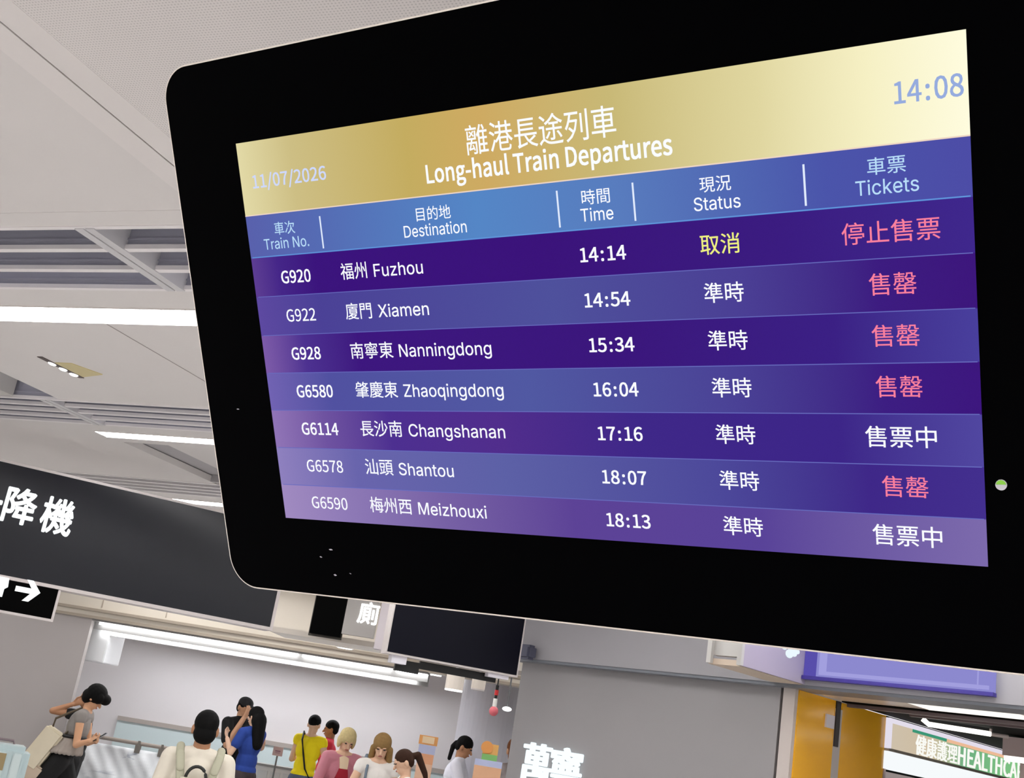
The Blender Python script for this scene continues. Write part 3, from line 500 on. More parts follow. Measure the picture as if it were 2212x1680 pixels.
# added fill lamps in the hall, out of sight above the bulkhead's edge
aH0, aH1 = aR+0.6, K.st(880, 1445)[0]
for (da, w_, lb) in ((0.7, 0.16, 'added fill lamp just inside the back hall opening, out of sight'), (3.3, 0.3, 'long added fill lamp before the white back wall, out of sight')):
    zz = EYE+(zb-EYE)*(13.2+da)/13.2+0.075
    t = thing('hall_fill_lamp', lb, 'ceiling light', K.P((aH0+aH1)/2, zz, -da))
    q = bm_(); K.box(q, aH0-(1.5 if da > 2 else 0), aH1, zz, zz+0.01, -da-w_, -da); obj('diffuser', q, glow('hall_fill_glow', (252, 252, 255), HALL_FILL_POWER), t)
    q = bm_(); K.box(q, aH0-(1.52 if da > 2 else 0.02), aH1+0.02, zz+0.012, zz+0.06, -da-w_-0.02, -da+0.02); K.box(q, aH0-1.52, aH1+0.02, zz-0.068, zz+0.012, -da-w_-0.02, -da-w_-0.005); obj('housing', q, ceil_trim, t)  # rear skirt shaped to shade the upper back wall
    for a in (aH0+0.5, (aH0+aH1)/2, aH1-0.5):
        q = bm_(); tube(q, [K.P(a, zz+0.05, -da-0.14), K.P(a, CEIL+0.01, -da-0.14)], 0.01, 6); obj('hanger_rod', q, slat_mat, t)
# white box in the opening, top left
s0 = at_dist(195, 1400, 14.4)
q = bm_(); Kx = Frame(72, through=s0); a0, z1 = Kx.st(192, 1362); a1, z0 = Kx.st(222, 1432)
Kx.box(q, a0-0.03, a1, z0, z1+0.35, -0.5, 0)
t = obj('wall_box', q, mat('box_white', (228, 230, 232), 0.4), bevel=0.008); tag(t, 'white box high in the upper left corner of the back hall opening', 'box')
# counter ledge and pale blue front along the back wall
zl = KB.st(300, 1557)[1]; zl2 = KB.st(300, 1602)[1]
aC0, aC1 = aR-1.0, KB.st(985, 1600)[0]
b = bm_(); KB.box(b, aC0, aC1, zl-0.03, zl+0.03, 0, 0.07)
struct('trim_5', b, mat('ledge_taupe', (176, 168, 162), 0.4), 'taupe ledge along the white back wall', 'trim')
b = bm_(); KB.box(b, aC0, aC1, 0, zl-0.03, 0, 0.05)
struct('wall_lower_panel', b, mat('glass_pale_blue', (208, 224, 226), 0.2), 'pale ice blue lower panel of the back wall', 'wall')
# round column at the right of the hall
cpos = at_dist(1050, 1600, 14.6); 
b = bm_(); tube(b, [(cpos.x, cpos.y, 0), (cpos.x, cpos.y, CEIL+0.1)], 0.37, 40)
struct('column', b, mat('column_grey', (214, 213, 222), 0.4), 'round pale grey column right of the back hall', 'column', smooth=False)
# outer walls that close the place (seen only in reflections)
b = bm_(); bx(b, X0, 10, -7.2, -7, 0, CEIL+0.3); struct('wall_front', b, mat('wall_dim', (120, 116, 112), 0.7), 'grey wall behind the viewer', 'wall')

# black display panel and grey sign with white character, hanging before the bulkhead
G = Frame(72, 11.2)
g0, gz1 = G.st(676, 1292); g1, gz0 = G.st(742, 1365); zz = G.st(668, 1366)[1]
t = thing('wall_panel_dark', 'black square panel hanging left of the grey sign with one white character', 'panel', G.P((g0+g1)/2, zz, -0.05))
q = bm_(); G.box(q, G.st(668, 1366)[0], G.st(736, 1366)[0], zz, zz+0.62, -0.06, 0); obj('screen', q, mat('panel_black', (2, 2, 2), 0.5, spec=0.03), t)
q = bm_(); G.box(q, G.st(668, 1366)[0]-0.02, G.st(736, 1366)[0]+0.005, zz-0.02, zz+0.62, -0.08, -0.06); G.box(q, g0+0.02, g0+0.05, zz+0.62, CEIL, -0.06, -0.03); obj('backing', q, mat('panel_edge', (70, 66, 60), 0.5), t)
t = thing('character_sign', 'grey hanging sign with one white lit character beside the black panel', 'sign', G.P(G.st(780, 1350)[0], zz, -0.05))
sx0, sx1 = G.st(738, 1366)[0], G.st(806, 1375)[0]
q = bm_(); G.box(q, sx0, sx1, G.st(770, 1373)[1], zz+0.62, -0.07, 0.01); obj('board', q, mat('sign_grey', (168, 164, 160), 0.5), t)
q = bm_(); G.box(q, sx0+0.1, sx0+0.13, zz+0.62, CEIL, -0.04, -0.01); obj('hanger_rod', q, slat_mat, t)
q = bm_(); l0 = G.st(772, 1340); l1 = G.st(820, 1300)
letter_mesh(q, '廁', l0[0], G.st(815, 1345)[0], G.st(790, 1300)[1], G.st(790, 1347)[1], lambda x, y, o_: G.P(x, y, 0.012+o_), 0.02, 0.01)
obj('lettering', q, glow('letter_white', (255, 255, 255), 1.6), t)
# grey post
b = bm_(); Gp = Frame(72, 10.8); p0 = Gp.st(806, 1402)[0]; p1 = Gp.st(826, 1402)[0]
Gp.box(b, p0, p1, Gp.st(815, 1403)[1], CEIL, -0.1, 0)
t = obj('hanging_post', b, mat('post_lavender', (190, 182, 186), 0.4), bevel=0.006); tag(t, 'pale grey hanging post at the left of the small dark screen', 'post')
# soffit with downlight
b = bm_(); zs = 2.36
q0 = at_height(600, 1345, zs); q1 = at_height(850, 1345, zs)
G.box(b, G.st(560, 1380)[0], G.st(1160, 1440)[0], zs, zs+0.05, -1.0, -0.3)
struct('ceiling_soffit', b, mat('soffit_beige', (204, 196, 186), 0.5), 'low beige soffit before the back hall', 'ceiling')
pd = at_height(745, 1399, zs)
t = thing('downlight', 'small round lit downlight in the beige soffit', 'ceiling light', pd)
q = bm_(); tube(q, [(pd.x, pd.y, zs-0.008), (pd.x, pd.y, zs+0.01)], 0.075, 20); obj('lamp', q, glow('downlight_lamp', (255, 255, 250), 4), t)
q = bm_(); tube(q, [(pd.x, pd.y, zs-0.005), (pd.x, pd.y, zs+0.01)], 0.095, 20); obj('rim', q, ceil_trim, t)

# =================================================================== BIG OVERHEAD LIFT SIGN
S = Frame(41, through=at_dist(300, 1298, 7.6))
sign_black = mat('sign_face_charcoal', (17, 18, 27), 0.2, spec=0.3, noise=0.06, nscale=1.5)
sign_alu = mat('sign_aluminium', (198, 190, 188), 0.35, metal=0.0)
aE, zE = S.st(583, 1353); z_top = S.st(300, 1066)[1]; aL = S.st(0, 1240)[0]-1.0
zbm = S.st(300, 1299)[1]
t = thing('overhead_sign', 'long charcoal overhead sign with white lit Chinese characters, hanging from the ceiling', 'sign', S.P((aE+aL)/2, zbm, -0.1))
q = bm_(); S.box(q, aL, aE, zbm, z_top, -0.02, 0); obj('face', q, sign_black, t)
q = bm_(); S.box(q, aL, aE, zbm-0.02, zbm, -0.16, 0.004); S.box(q, aL, aE, z_top, z_top+0.015, -0.16, 0.004); S.box(q, aE, aE+0.02, zbm-0.02, z_top+0.015, -0.16, 0.004)
S.box(q, aL, aE, zbm, z_top, -0.16, -0.02)
obj('frame', q, sign_alu, t)
for a in (aE-0.25, aL+0.3):
    q = bm_(); tube(q, [S.P(a, z_top, -0.08), S.P(a, CEIL, -0.08)], 0.012, 8); obj('hanger_rod', q, sign_alu, t)
white_lit = glow('letter_lit', (250, 255, 255), 1.3)
for ch, tl, br in (('降', (8, 1050), (80, 1128)), ('機', (88, 1072), (160, 1150))):
    c0 = S.st(tl[0]+2, (tl[1]+br[1])/2)[0]; c1 = S.st(br[0], (tl[1]+br[1])/2)[0]
    zt = S.st((tl[0]+br[0])/2, tl[1]+4)[1]; z0 = S.st((tl[0]+br[0])/2, br[1]+4)[1]
    q = bm_(); letter_mesh(q, ch, c0, c1, zt, z0, lambda x, y, o_: S.P(x, y, 0.002+o_), 0.022, 0.008); obj('lettering', q, white_lit, t)
cw = c1-c0
q = bm_(); letter_mesh(q, '升', c0-cw*2.32, c0-cw*1.3, zt, z0, lambda x, y, o_: S.P(x, y, 0.002+o_), 0.022, 0.008); obj('lettering', q, white_lit, t)
# small black arrow sign under it
aA1, zA0 = S.st(110, 1337); zA1 = zbm-0.022
t = thing('arrow_sign', 'small black sign with a white arrow under the long lift sign', 'sign', S.P(aA1-0.3, zA0, -0.05))
q = bm_(); S.box(q, aL, aA1, zA0, zA1, -0.04, -0.002); obj('face', q, mat('arrow_black', (2, 2, 2), 0.5, spec=0.03), t)
q = bm_(); S.box(q, aL, aA1, zA0-0.014, zA0, -0.06, 0.002); S.box(q, aA1, aA1+0.014, zA0-0.014, zA1, -0.06, 0.002); obj('frame', q, sign_alu, t)
q = bm_()
x0, zc = S.st(33, 1271); x1, zc2 = S.st(87, 1280); zc = (zc+zc2)/2; w = x1-x0; h = w*0.11
poly_prism(q, [S.P(x0, zc-h, 0.002), S.P(x0+w*0.78, zc-h, 0.002), S.P(x0+w*0.78, zc+h, 0.002), S.P(x0, zc+h, 0.002)], S.n*0.004)
for sg in (1, -1):
    poly_prism(q, [S.P(x1, zc, 0.003), S.P(x0+w*0.62, zc+sg*w*0.44, 0.003), S.P(x0+w*0.36, zc+sg*w*0.44, 0.003), S.P(x0+w*0.70, zc, 0.003)], S.n*0.005)
obj('arrow', q, white_lit, t)
q = bm_()
poly_prism(q, [S.P(S.st(21, 1245)[0], S.st(21, 1245)[1]-0.01, 0.002), S.P(S.st(17, 1268)[0], S.st(17, 1268)[1], 0.002), S.P(S.st(9, 1272)[0], S.st(9, 1272)[1], 0.002), S.P(S.st(4, 1289)[0], S.st(4, 1289)[1], 0.002), S.P(S.st(-22, 1286)[0], S.st(-22, 1286)[1], 0.002), S.P(S.st(-22, 1244)[0], S.st(-22, 1240)[1], 0.002)], S.n*0.004)
obj('symbol', q, white_lit, t)

# =================================================================== SMALL DARK SCREEN (switched off display)
D = Frame(48, through=at_dist(975, 1436, 8.7))
d0, dz = D.st(832, 1410); d1, dz1 = D.st(1118, 1462); dzb = (dz+dz1)/2
t = thing('display_screen', 'small dark blue-black screen switched off, hanging behind the departures display', 'display', D.P((d0+d1)/2, dzb, -0.1))
q = bm_(); D.box(q, d0+0.012, d1-0.012, dzb+0.012, dzb+0.62, -0.01, 0.003); obj('screen', q, mat('screen_off', (7, 7, 20), 0.25, spec=0.1), t)
q = bm_(); D.box(q, d0, d1, dzb-0.002, dzb+0.64, -0.12, 0.0); obj('casing', q, sign_alu, t)
q = bm_(); D.box(q, d0+0.06, d0+0.17, dzb-0.055, dzb-0.002, -0.11, -0.02); obj('bracket', q, mat('bracket_white', (225, 222, 230), 0.4), t)
q = bm_(); D.box(q, d1-0.22, d1-0.06, dzb-0.03, dzb-0.002, -0.09, -0.02); obj('bracket', q, MATS['bracket_white'], t)
q = bm_(); D.box(q, d0+0.12, d0+0.3, dzb-0.10, dzb-0.02, -0.14, -0.115); D.box(q, d0+0.3, d1-0.12, dzb-0.06, dzb-0.005, -0.14, -0.115); obj('cable_tray', q, mat('tray_black', (10, 10, 11), 0.5), t)
q = bm_(); tube(q, [D.P((d0+d1)/2, dzb+0.6, -0.06), D.P((d0+d1)/2, CEIL, -0.06)], 0.03, 12); obj('mounting_pole', q, sign_alu, t)
# cylinder lamps under the soffit by the screen
def cyl_lamp(px, py, dist, r, h, label, lit):
    c = at_dist(px, py, dist); ztop = 2.42
    t = thing('cylinder_lamp', label, 'ceiling light', c, 'cylinder lamps by the dark screen')
    q = bm_(); tube(q, [c, (c.x, c.y, c.z+h)], r, 24); obj('shade', q, mat('lamp_shade_cream', (226, 216, 204), 0.5), t)
    q = bm_(); tube(q, [(c.x, c.y, c.z-0.012), (c.x, c.y, c.z+0.03)], r*0.97, 24); obj('bulb', q, glow('lamp_bulb', (255, 255, 250), 3) if lit else mat('lamp_off', (205, 198, 196), 0.5), t)
    q = bm_(); tube(q, [(c.x, c.y, c.z+h), (c.x, c.y, 3.31)], 0.012, 8); obj('stem', q, slat_mat, t)
cyl_lamp(980, 1489, 10.4, 0.078, 0.15, 'cream cylinder lamp with lit bottom below the dark screen', True)
cyl_lamp(1032, 1488, 11.2, 0.065, 0.11, 'unlit pale cylinder lamp below the dark screen, beside the lit one', False)

# =================================================================== RIGHT SHOPFRONT (frame W) and the wall into the shop (frame Q)
W = Frame(111, 7.19)
wall_taupe = mat('shopfront_grey', (150, 147, 148), 0.45, noise=0.03, nscale=2)
fascia_grey = mat('fascia_grey', (158, 156, 160), 0.4, noise=0.02, nscale=2)
wl = W.st(1110, 1560)[0]; wr, wzt = W.st(1688, 1482); wz = W.st(1400, 1454)[1]
b = bm_(); W.box(b, wl, wr, 0, wz, -0.2, 0)
struct('wall_right', b, wall_taupe, 'grey shopfront wall carrying the two white lit characters', 'wall')
q = bm_()
t0 = W.st(1133, 1650)[0]; t1 = W.st(1190, 1650)[0]; t2 = W.st(1194, 1650)[0]; t3 = W.st(1258, 1660)[0]
zt = W.st(1160, 1606)[1]; zt2 = W.st(1226, 1617)[1]; ch = (t1-t0)*1.05
zt = (zt+zt2)/2
sg = thing('shop_lettering', 'two white lit Chinese characters standing on the grey shopfront wall', 'sign', W.P((t0+t3)/2, zt-ch, 0.02))
for c_, u0, u1 in (('萬', t0, t1), ('寧', t2, t3)):
    q = bm_(); letter_mesh(q, c_, u0, u1, zt, zt-ch, lambda x, y, o_: W.P(x, y, 0.004+o_), 0.022, 0.03); obj('character', q, glow('letter_blue_white', (238, 250, 255), 1.15), sg)
# fascia above
fo = 0.12
FW = Frame(111, 7.19-fo)
b = bm_(); W.box(b, wl-0.15, W.st(2212, 1560)[0]+1.5, wz+0.012, CEIL+0.2, -0.2, fo)
struct('wall_fascia', b, fascia_grey, 'lighter grey fascia above the shopfront wall', 'wall')
b = bm_(); W.box(b, wl-0.05, W.st(2212, 1560)[0]+1.5, wz-0.008, wz+0.012, -0.2, fo*0.9)
struct('trim_6', b, mat('ledge_slate', (120, 124, 132), 0.4), 'thin slate ledge line under the fascia', 'trim')
# dark speaker on the fascia left end
c = FW.st(1148, 1412); b = bm_(); FW.box(b, c[0]-0.06, c[0]+0.06, c[1]-0.05, c[1]+0.06, 0.0, 0.1)
t = obj('speaker', b, mat('speaker_slate', (88, 90, 108), 0.5), bevel=0.02); tag(t, 'small slate coloured speaker on the grey fascia beside the dark screen', 'speaker')
# metal jamb
m0 = W.st(1690, 1560)[0]; m1 = W.st(1716, 1560)[0]
b = bm_(); W.box(b, m0, m1, 0, wz-0.008, -0.25, 0.02)
struct('door_jamb', b, mat('jamb_champagne', (196, 186, 180), 0.35), 'champagne metal jamb beside the orange panels', 'door frame')
# purple lightbox on the fascia
purple = glow('lightbox_purple', (140, 137, 206), 1.0)
L0 = FW.st(1742, 1440); L1 = FW.st(2152, 1470); zlb = (FW.st(1770, 1468)[1]+FW.st(2140, 1499)[1])/2
t = thing('light_box', 'glowing purple light box sign on the grey fascia, partly behind the departures display', 'sign', FW.P((L0[0]+L1[0])/2, zlb, 0.05))
q = bm_(); FW.box(q, FW.st(1772, 1440)[0], L1[0], zlb+0.01, zlb+0.5, 0.0, 0.05); obj('panel', q, purple, t)
q = bm_(); FW.box(q, L0[0], FW.st(1770, 1440)[0], zlb+0.012, zlb+0.5, 0.0, 0.03); obj('side_return', q, glow('lightbox_deep', (88, 78, 170), 1.0), t)
q = bm_(); FW.box(q, L0[0], L1[0]+0.005, zlb-0.012, zlb+0.01, 0.0, 0.055); obj('sill', q, mat('lightbox_edge', (60, 48, 140), 0.5), t)
q = bm_(); e0 = FW.st(1778, 1440)[0]; FW.box(q, e0, e0+0.05, zlb+0.03, zlb+0.5, 0.05, 0.054); FW.box(q, e0, L1[0]-0.02, zlb+0.022, zlb+0.045, 0.05, 0.053); FW.box(q, FW.st(2118, 1470)[0], FW.st(2121, 1470)[0], zlb+0.02, zlb+0.5, 0.05, 0.053); obj('highlight_line', q, glow('lightbox_pale', (162, 159, 222), 1.0), t)
# projecting blade sign, seen from its right
pB = FW.P(FW.st(1738, 1478)[0], FW.st(1738, 1478)[1], 0)
Q1 = Frame(21, through=pB)                        # plane running into depth; eye-side normal points right
bz = pB.z; a_far = (pB-Q1.o).dot(Q1.x); a_near = Q1.st(1605, 1440)[0]
wd_ = 0.24
t = thing('blade_sign', 'projecting sign box, purple light tint painted on its side, with a white mark, left of the purple light box', 'sign', Q1.P((a_far+a_near)/2, bz, -wd_/2))
q = bm_(); Q1.box(q, a_near, a_far, bz, bz+0.6, -0.02, 0.0); obj('side_panel', q, mat('blade_purple_tint', (172, 163, 182), 0.4), t)  # cast of the purple light box painted into the side colour
q = bm_(); Q1.box(q, a_near, a_far, bz-0.004, bz+0.03, -wd_, -0.02); obj('underside', q, mat('blade_tan', (206, 188, 168), 0.5), t)
q = bm_()
for o0 in (-0.03, -wd_): Q1.box(q, a_near-0.03, a_near, bz, bz+0.6, o0, o0+0.03)
Q1.box(q, a_near, a_near+0.05, bz+0.05, bz+0.6, -wd_+0.03, -0.03)
obj('end_frame', q, mat('blade_frame', (192, 190, 186), 0.4), t)
q = bm_(); c = Q1.st(1704, 1412)
for da, dz_, rr in ((0, 0, 0.026), (0.06, 0.012, 0.02), (-0.07, 0.035, 0.02), (0.1, 0.03, 0.016), (0.03, 0.04, 0.03)):
    ctr = Q1.P(c[0]+da, c[1]+dz_, 0.002)
    n_ = 14; poly_prism(q, [ctr+Q1.x*math.cos(2*math.pi*k/n_)*rr*1.8+Vector((0, 0, math.sin(2*math.pi*k/n_)*rr)) for k in range(n_)], Q1.n*0.003)
obj('mark', q, glow('mark_white', (235, 248, 255), 1.0), t)

# ---- shop interior
pj = W.P(W.st(1722, 1520)[0], 0, -0.02)
Q = Frame(21, through=pj)
orange = mat('panel_orange', (250, 184, 36), 0.18, spec=0.5, noise=0.04, nscale=1.2)
zo1 = wz-0.010
o0 = Q.st(1722, 1560)[0]; o1 = Q.st(1801, 1580)[0]; o2 = Q.st(1816, 1590)[0]; o3 = Q.st(1911, 1600)[0]
zo2 = wz-0.012; zc_top = 2.294
b = bm_(); Q.box(b, o0, o1, 0, zo1, -0.06, 0)
t = thing('partition_panel', 'near glossy orange partition panel with a small white plate, next to the metal jamb', 'partition panel', Q.P((o0+o1)/2, 0, -0.03), 'orange panels at the shop entrance')
obj('board', b, orange, t)
q = bm_(); u0, v1 = Q.st(1783, 1541); u1, v0 = Q.st(1798, 1574); Q.box(q, u0, u1, v0, v1, 0, 0.012); obj('plate', q, mat('plate_white', (225, 222, 230), 0.4), t)
b = bm_(); Q.box(b, o2, o3, 0, zo2, -0.06, 0)
t = thing('partition_panel', 'far glossy orange partition panel, between the chrome strip and the healthcare sign', 'partition panel', Q.P((o2+o3)/2, 0, -0.03), 'orange panels at the shop entrance')
obj('board', b, orange, t)
b = bm_(); Q.box(b, o1, o2, 0, zo1-0.05, -0.05, 0.0)
struct('door_strip', b, mat('chrome_strip', (196, 190, 186), 0.25), 'narrow chrome door strip between the two orange panels', 'door frame')
b = bm_(); Q.box(b, o1+0.005, o1+(o2-o1)*0.62, zo1-0.30, zo1-0.0, -0.03, 0.008)
t = obj('door_closer', b, mat('closer_dark', (52, 50, 52), 0.4)); tag(t, 'dark door closer bar at the top between the orange panels', 'door closer')
b = bm_(); Q.box(b, o0, o3+5, 0, wz+0.03, -0.5, -0.40); Q.box(b, o3+0.005, o3+5, zc_top, wz-0.008, -0.40, -0.02)
struct('wall_shop_side', b, mat('shop_dark', (5, 5, 6), 0.6, spec=0.05), 'dark wall above and behind the healthcare sign', 'wall')
# healthcare light box
h0 = o3+0.02; h1 = Q.st(2160, 1660)[0]
zc0, zc1 = 2.078, 2.262
h_end = h1+2.2
t = thing('healthcare_sign', 'green and beige lit shop sign reading HEALTHCARE above the white shelf header', 'sign', Q.P((h0+h1)/2, zc0, 0))
def grad_glow(name, stops, axis_from, axis_to):
    m = bpy.data.materials.new(name); m.use_nodes = True; nt = m.node_tree; nt.nodes.remove(nt.nodes['Principled BSDF'])
    g = nt.nodes.new('ShaderNodeNewGeometry'); sub = nt.nodes.new('ShaderNodeVectorMath'); sub.operation = 'SUBTRACT'; sub.inputs[1].default_value = axis_from
    ax = Vector(axis_to)-Vector(axis_from); dt = nt.nodes.new('ShaderNodeVectorMath'); dt.operation = 'DOT_PRODUCT'; dt.inputs[1].default_value = ax/ax.length_squared
    rp = nt.nodes.new('ShaderNodeValToRGB'); els = rp.color_ramp.elements
    while len(els) < len(stops): els.new(0.5)
    for e, (p, c) in zip(els, stops): e.position = p; e.color = srgb(*c)
    em = nt.nodes.new('ShaderNodeEmission')
    nt.links.new(g.outputs['Position'], sub.inputs[0]); nt.links.new(sub.outputs[0], dt.inputs[0]); nt.links.new(dt.outputs['Value'], rp.inputs[0])
    nt.links.new(rp.outputs[0], em.inputs[0]); nt.links.new(em.outputs[0], nt.nodes['Material Output'].inputs[0])
    return m
gm = grad_glow('healthcare_print', [(0.0, (205, 192, 172)), (0.22, (206, 188, 160)), (0.40, (112, 176, 130)), (0.75, (128, 196, 130)), (1.0, (196, 208, 150))], Q.P(h0, 0, 0), Q.P(h_end-0.8, 0, 0))
q = bm_(); Q.box(q, h0, h_end, zc0, zc1, -0.05, 0); obj('panel', q, gm, t)
q = bm_(); Q.box(q, h0+0.45, h0+1.15, zc1-0.022, zc1, 0, 0.003); obj('band', q, glow('band_green', (60, 150, 118), 1.0), t)
q = bm_(); Q.box(q, h0+1.1, h_end, zc1-0.025, zc1, 0, 0.003); obj('band', q, glow('band_peach', (236, 186, 150), 1.0), t)
q = bm_(); Q.box(q, h0, h_end, zc1, zc1+0.03, -0.05, 0.03); Q.box(q, h0-0.02, h0+0.03, zc0, zc1+0.03, -0.05, 0.03); obj('frame', q, glow('frame_pale', (232, 226, 240), 0.95), t)
zq = zc0+0.02
def spanQ(px0, px1, py): return Q.st(px0, py)[0], Q.st(px1, py)[0]
u0, u1 = spanQ(1976, 2066, 1620); v0, v1 = spanQ(2068, 2212, 1640)
q = bm_(); letter_mesh(q, '健康護理', u0, u1, zc1-0.03, zq-0.012, lambda x, y, o_: Q.P(x, y, 0.004+o_), 0.012, 0.006); obj('lettering', q, glow('letter_cream', (250, 250, 244), 1.0), t)
q = bm_(); letter_mesh(q, 'HEALTHCARE', v0, v1+0.12, zc1-0.035, zq-0.006, lambda x, y, o_: Q.P(x, y, 0.004+o_), 0.008, 0.006); obj('lettering', q, MATS['letter_cream'], t)
# white lit header shelf under it
z_w1 = zc0-0.018; z_w0 = 1.934
t = thing('shelf_header', 'plain white lit header under the healthcare sign', 'shelf header', Q.P((h0+h_end)/2, z_w0, 0.05))
q = bm_(); Q.box(q, h0, h_end, z_w0, z_w1, -0.05, 0.02); obj('panel', q, glow('header_white', (246, 250, 252), 1.0), t)
q = bm_(); Q.box(q, h0, h_end, z_w1, z_w1+0.02, -0.05, 0.03); obj('edge', q, mat('header_edge', (150, 142, 130), 0.5), t)
# shelving below with a few packs
t = thing('shop_shelf', 'pinkish grey display shelf below the white header', 'shelf', Q.P((h0+h_end)/2, 0, -0.1))
q = bm_(); Q.box(q, h0, h_end, 0, z_w0, -0.3, -0.27); Q.box(q, h0, h0+0.03, 0, z_w0, -0.3, 0); obj('back_panel', q, mat('shelf_back', (196, 180, 180), 0.5), t)
for zz_ in (0.1, 0.45, 0.8, 1.1, 1.35):
    q = bm_(); Q.box(q, h0+0.03, h_end, zz_, zz_+0.025, -0.27, 0); obj('shelf_board', q, mat('shelf_white', (224, 222, 222), 0.5), t)
proto = None
for i, (off, hh, cl) in enumerate(((0.12, 0.2, 'left'), (0.55, 0.24, 'middle'), (0.98, 0.18, 'right'))):
    q = bm_(); Q.box(q, h0+off, h0+off+0.22, 1.375, 1.375+hh, -0.2, -0.06)
    p = obj('product_box', q, mat('pack_mauve', (160, 138, 142), 0.5), bevel=0.004); tag(p, ['mauve grey pack nearest the orange panel on the shop shelf', 'tall mauve grey pack between two others on the shop shelf', 'mauve grey pack farthest from the orange panel on the shop shelf'][i], 'product pack', 'mauve packs on the shop shelf')
# shop ceiling: black with dark tracks, pale lit portal soffit in front
Wi = lambda o_: -o_
sx0 = W.st(1722, 1520)[0]; sx1 = W.st(2212, 1560)[0]+1.8
b = bm_(); W.box(b, sx0, sx1, wz-0.0, wz+0.03, -0.62, -0.02)
struct('ceiling_portal', b, mat('portal_cream', (222, 212, 200), 0.3), 'cream soffit of the shop portal', 'ceiling')
b = bm_(); W.box(b, sx0, sx1+3, wz-0.008, wz+0.04, -9.0, -0.62)
struct('ceiling_shop', b, mat('shop_ceiling_black', (3, 3, 3), 0.7, spec=0.05), 'black open ceiling of the shop', 'ceiling')
for k, (oo, lb) in enumerate(((-0.70, 'front dark rail across the shop entrance ceiling'), (-0.92, 'second dark rail across the shop ceiling'))):
    b = bm_(); W.box(b, sx0+0.35*k, sx1, wz-0.03, wz-0.008, oo-0.045, oo)
    t = obj('track_rail', b, mat('rail_mauve', (118, 104, 106), 0.4)); tag(t, lb, 'rail', 'rails in the shop ceiling')
# portal light panel
b = bm_(); W.box(b, W.st(1925, 1540)[0], W.st(2165, 1560)[0], wz-0.006, wz-0.001, -0.57, -0.08)
t = obj('portal_light', b, glow('portal_lamp', (246, 242, 234), 1.2)); tag(t, 'long bright panel lamp in the shop portal soffit', 'ceiling light')
# fluorescent trough lamp inside the shop
zf = wz-0.045
f0 = at_height(2006, 1564, zf); f1 = at_height(2140, 1585, zf)
t = thing('tube_lamp', 'white linear lamp hanging under the black shop ceiling', 'ceiling light', (f0+f1)/2)
q = bm_(); tube(q, [f0-(f1-f0)*0.1+Vector((0, 0, 0.03)), f0, f1], 0.018, 10); obj('tube', q, glow('tube_white', (255, 252, 240), 2), t)
q = bm_(); tube(q, [f1, f1+(f1-f0)*0.28], 0.014, 8); tube(q, [f1, f1+Vector((0, 0, 0.036))], 0.01, 6); obj('housing', q, mat('lamp_housing', (200, 190, 186), 0.5), t)
# shelf canopy at the right edge
V = Frame(111, through=at_dist(2190, 1600, 9.6))
c0 = V.st(2166, 1600)[0]; zt_ = V.st(2190, 1592)[1]; zb_ = V.st(2190, 1633)[1]
t = thing('shelf_canopy', 'mauve shelf canopy with a white lamp below, at the right edge', 'shelf canopy', V.P(c0+0.5, 0, -0.2))
q = bm_(); V.box(q, c0, c0+1.3, zb_, zt_, -0.4, 0); obj('canopy', q, mat('canopy_mauve', (196, 182, 186), 0.5), t)
q = bm_(); V.box(q, c0+0.01, c0+1.3, zb_-0.035, zb_-0.002, -0.12, -0.005); obj('lamp', q, glow('canopy_lamp', (252, 255, 246), 1.8), t)
q = bm_(); V.box(q, c0, c0+1.3, 0, zb_, -0.4, -0.37); obj('back_panel', q, mat('shelf_back', (0, 0, 0)), t)
# shop far wall
b = bm_(); W.box(b, sx0-0.5, sx1+3, 0, CEIL, -9.1, -9.0)
struct('wall_shop', b, mat('shop_wall', (214, 206, 200), 0.5), 'pale far wall inside the shop', 'wall')

# =================================================================== DEPARTURES DISPLAY
ex = Vector((1.061, -0.198, -0.016)).normalized(); eyv = Vector((0.0529, 0.2909, -0.5235)).normalized()
eyv = (eyv-ex*eyv.dot(ex)).normalized()
nn = ex.cross(-eyv).normalized()                 # towards the viewer
O = Vector((-1.095, 1.368, 2.473)); SW, SH = 1.08, 0.601
def M(u, v, out=0.0): return O+ex*(u*SW)+eyv*(v*SH)+nn*out
U0, U1, V0, V1 = -0.131, 1.131, -0.218, 1.212
dep = thing('departures_display', 'large black departures display hanging tilted from the ceiling, listing long-haul trains', 'display', M(0.5, 1.212, -0.04))
def rounded(u0, u1, v0, v1, r, out, n=10):
    pts = []
    x0, x1, y0, y1 = u0*SW, u1*SW, v0*SH, v1*SH
    for cx, cy, a0 in ((x1-r, y0+r, -90), (x1-r, y1-r, 0), (x0+r, y1-r, 90), (x0+r, y0+r, 180)):
        for k in range(n+1):
            a = rad(a0+90*k/n); pts.append(O+ex*(cx+r*math.cos(a))+eyv*(cy+r*math.sin(a))+nn*out)
    return pts
bezel_black = mat('bezel_black', (2, 2, 3), 0.35, spec=0.012)
q = bm_(); poly_prism(q, rounded(U0, U1, V0, V1, 0.052, -0.075), nn*0.071); obj('housing', q, mat('housing_grey', (150, 146, 146), 0.45), dep)
rim = rounded(U0, U1, V0, V1, 0.052, -0.003, 14)
q = bm_(); tube(q, rim+[rim[0]], 0.0021, 8, caps=False); obj('rim', q, mat('rim_silver', (250, 238, 228), 0.3), dep, smooth=True, label='thin silver rim')
q = bm_(); poly_prism(q, rounded(U0+0.0008, U1-0.0008, V0+0.0014, V1-0.0014, 0.051, -0.004), nn*0.003)
obj('front_glass', q, bezel_black, dep)
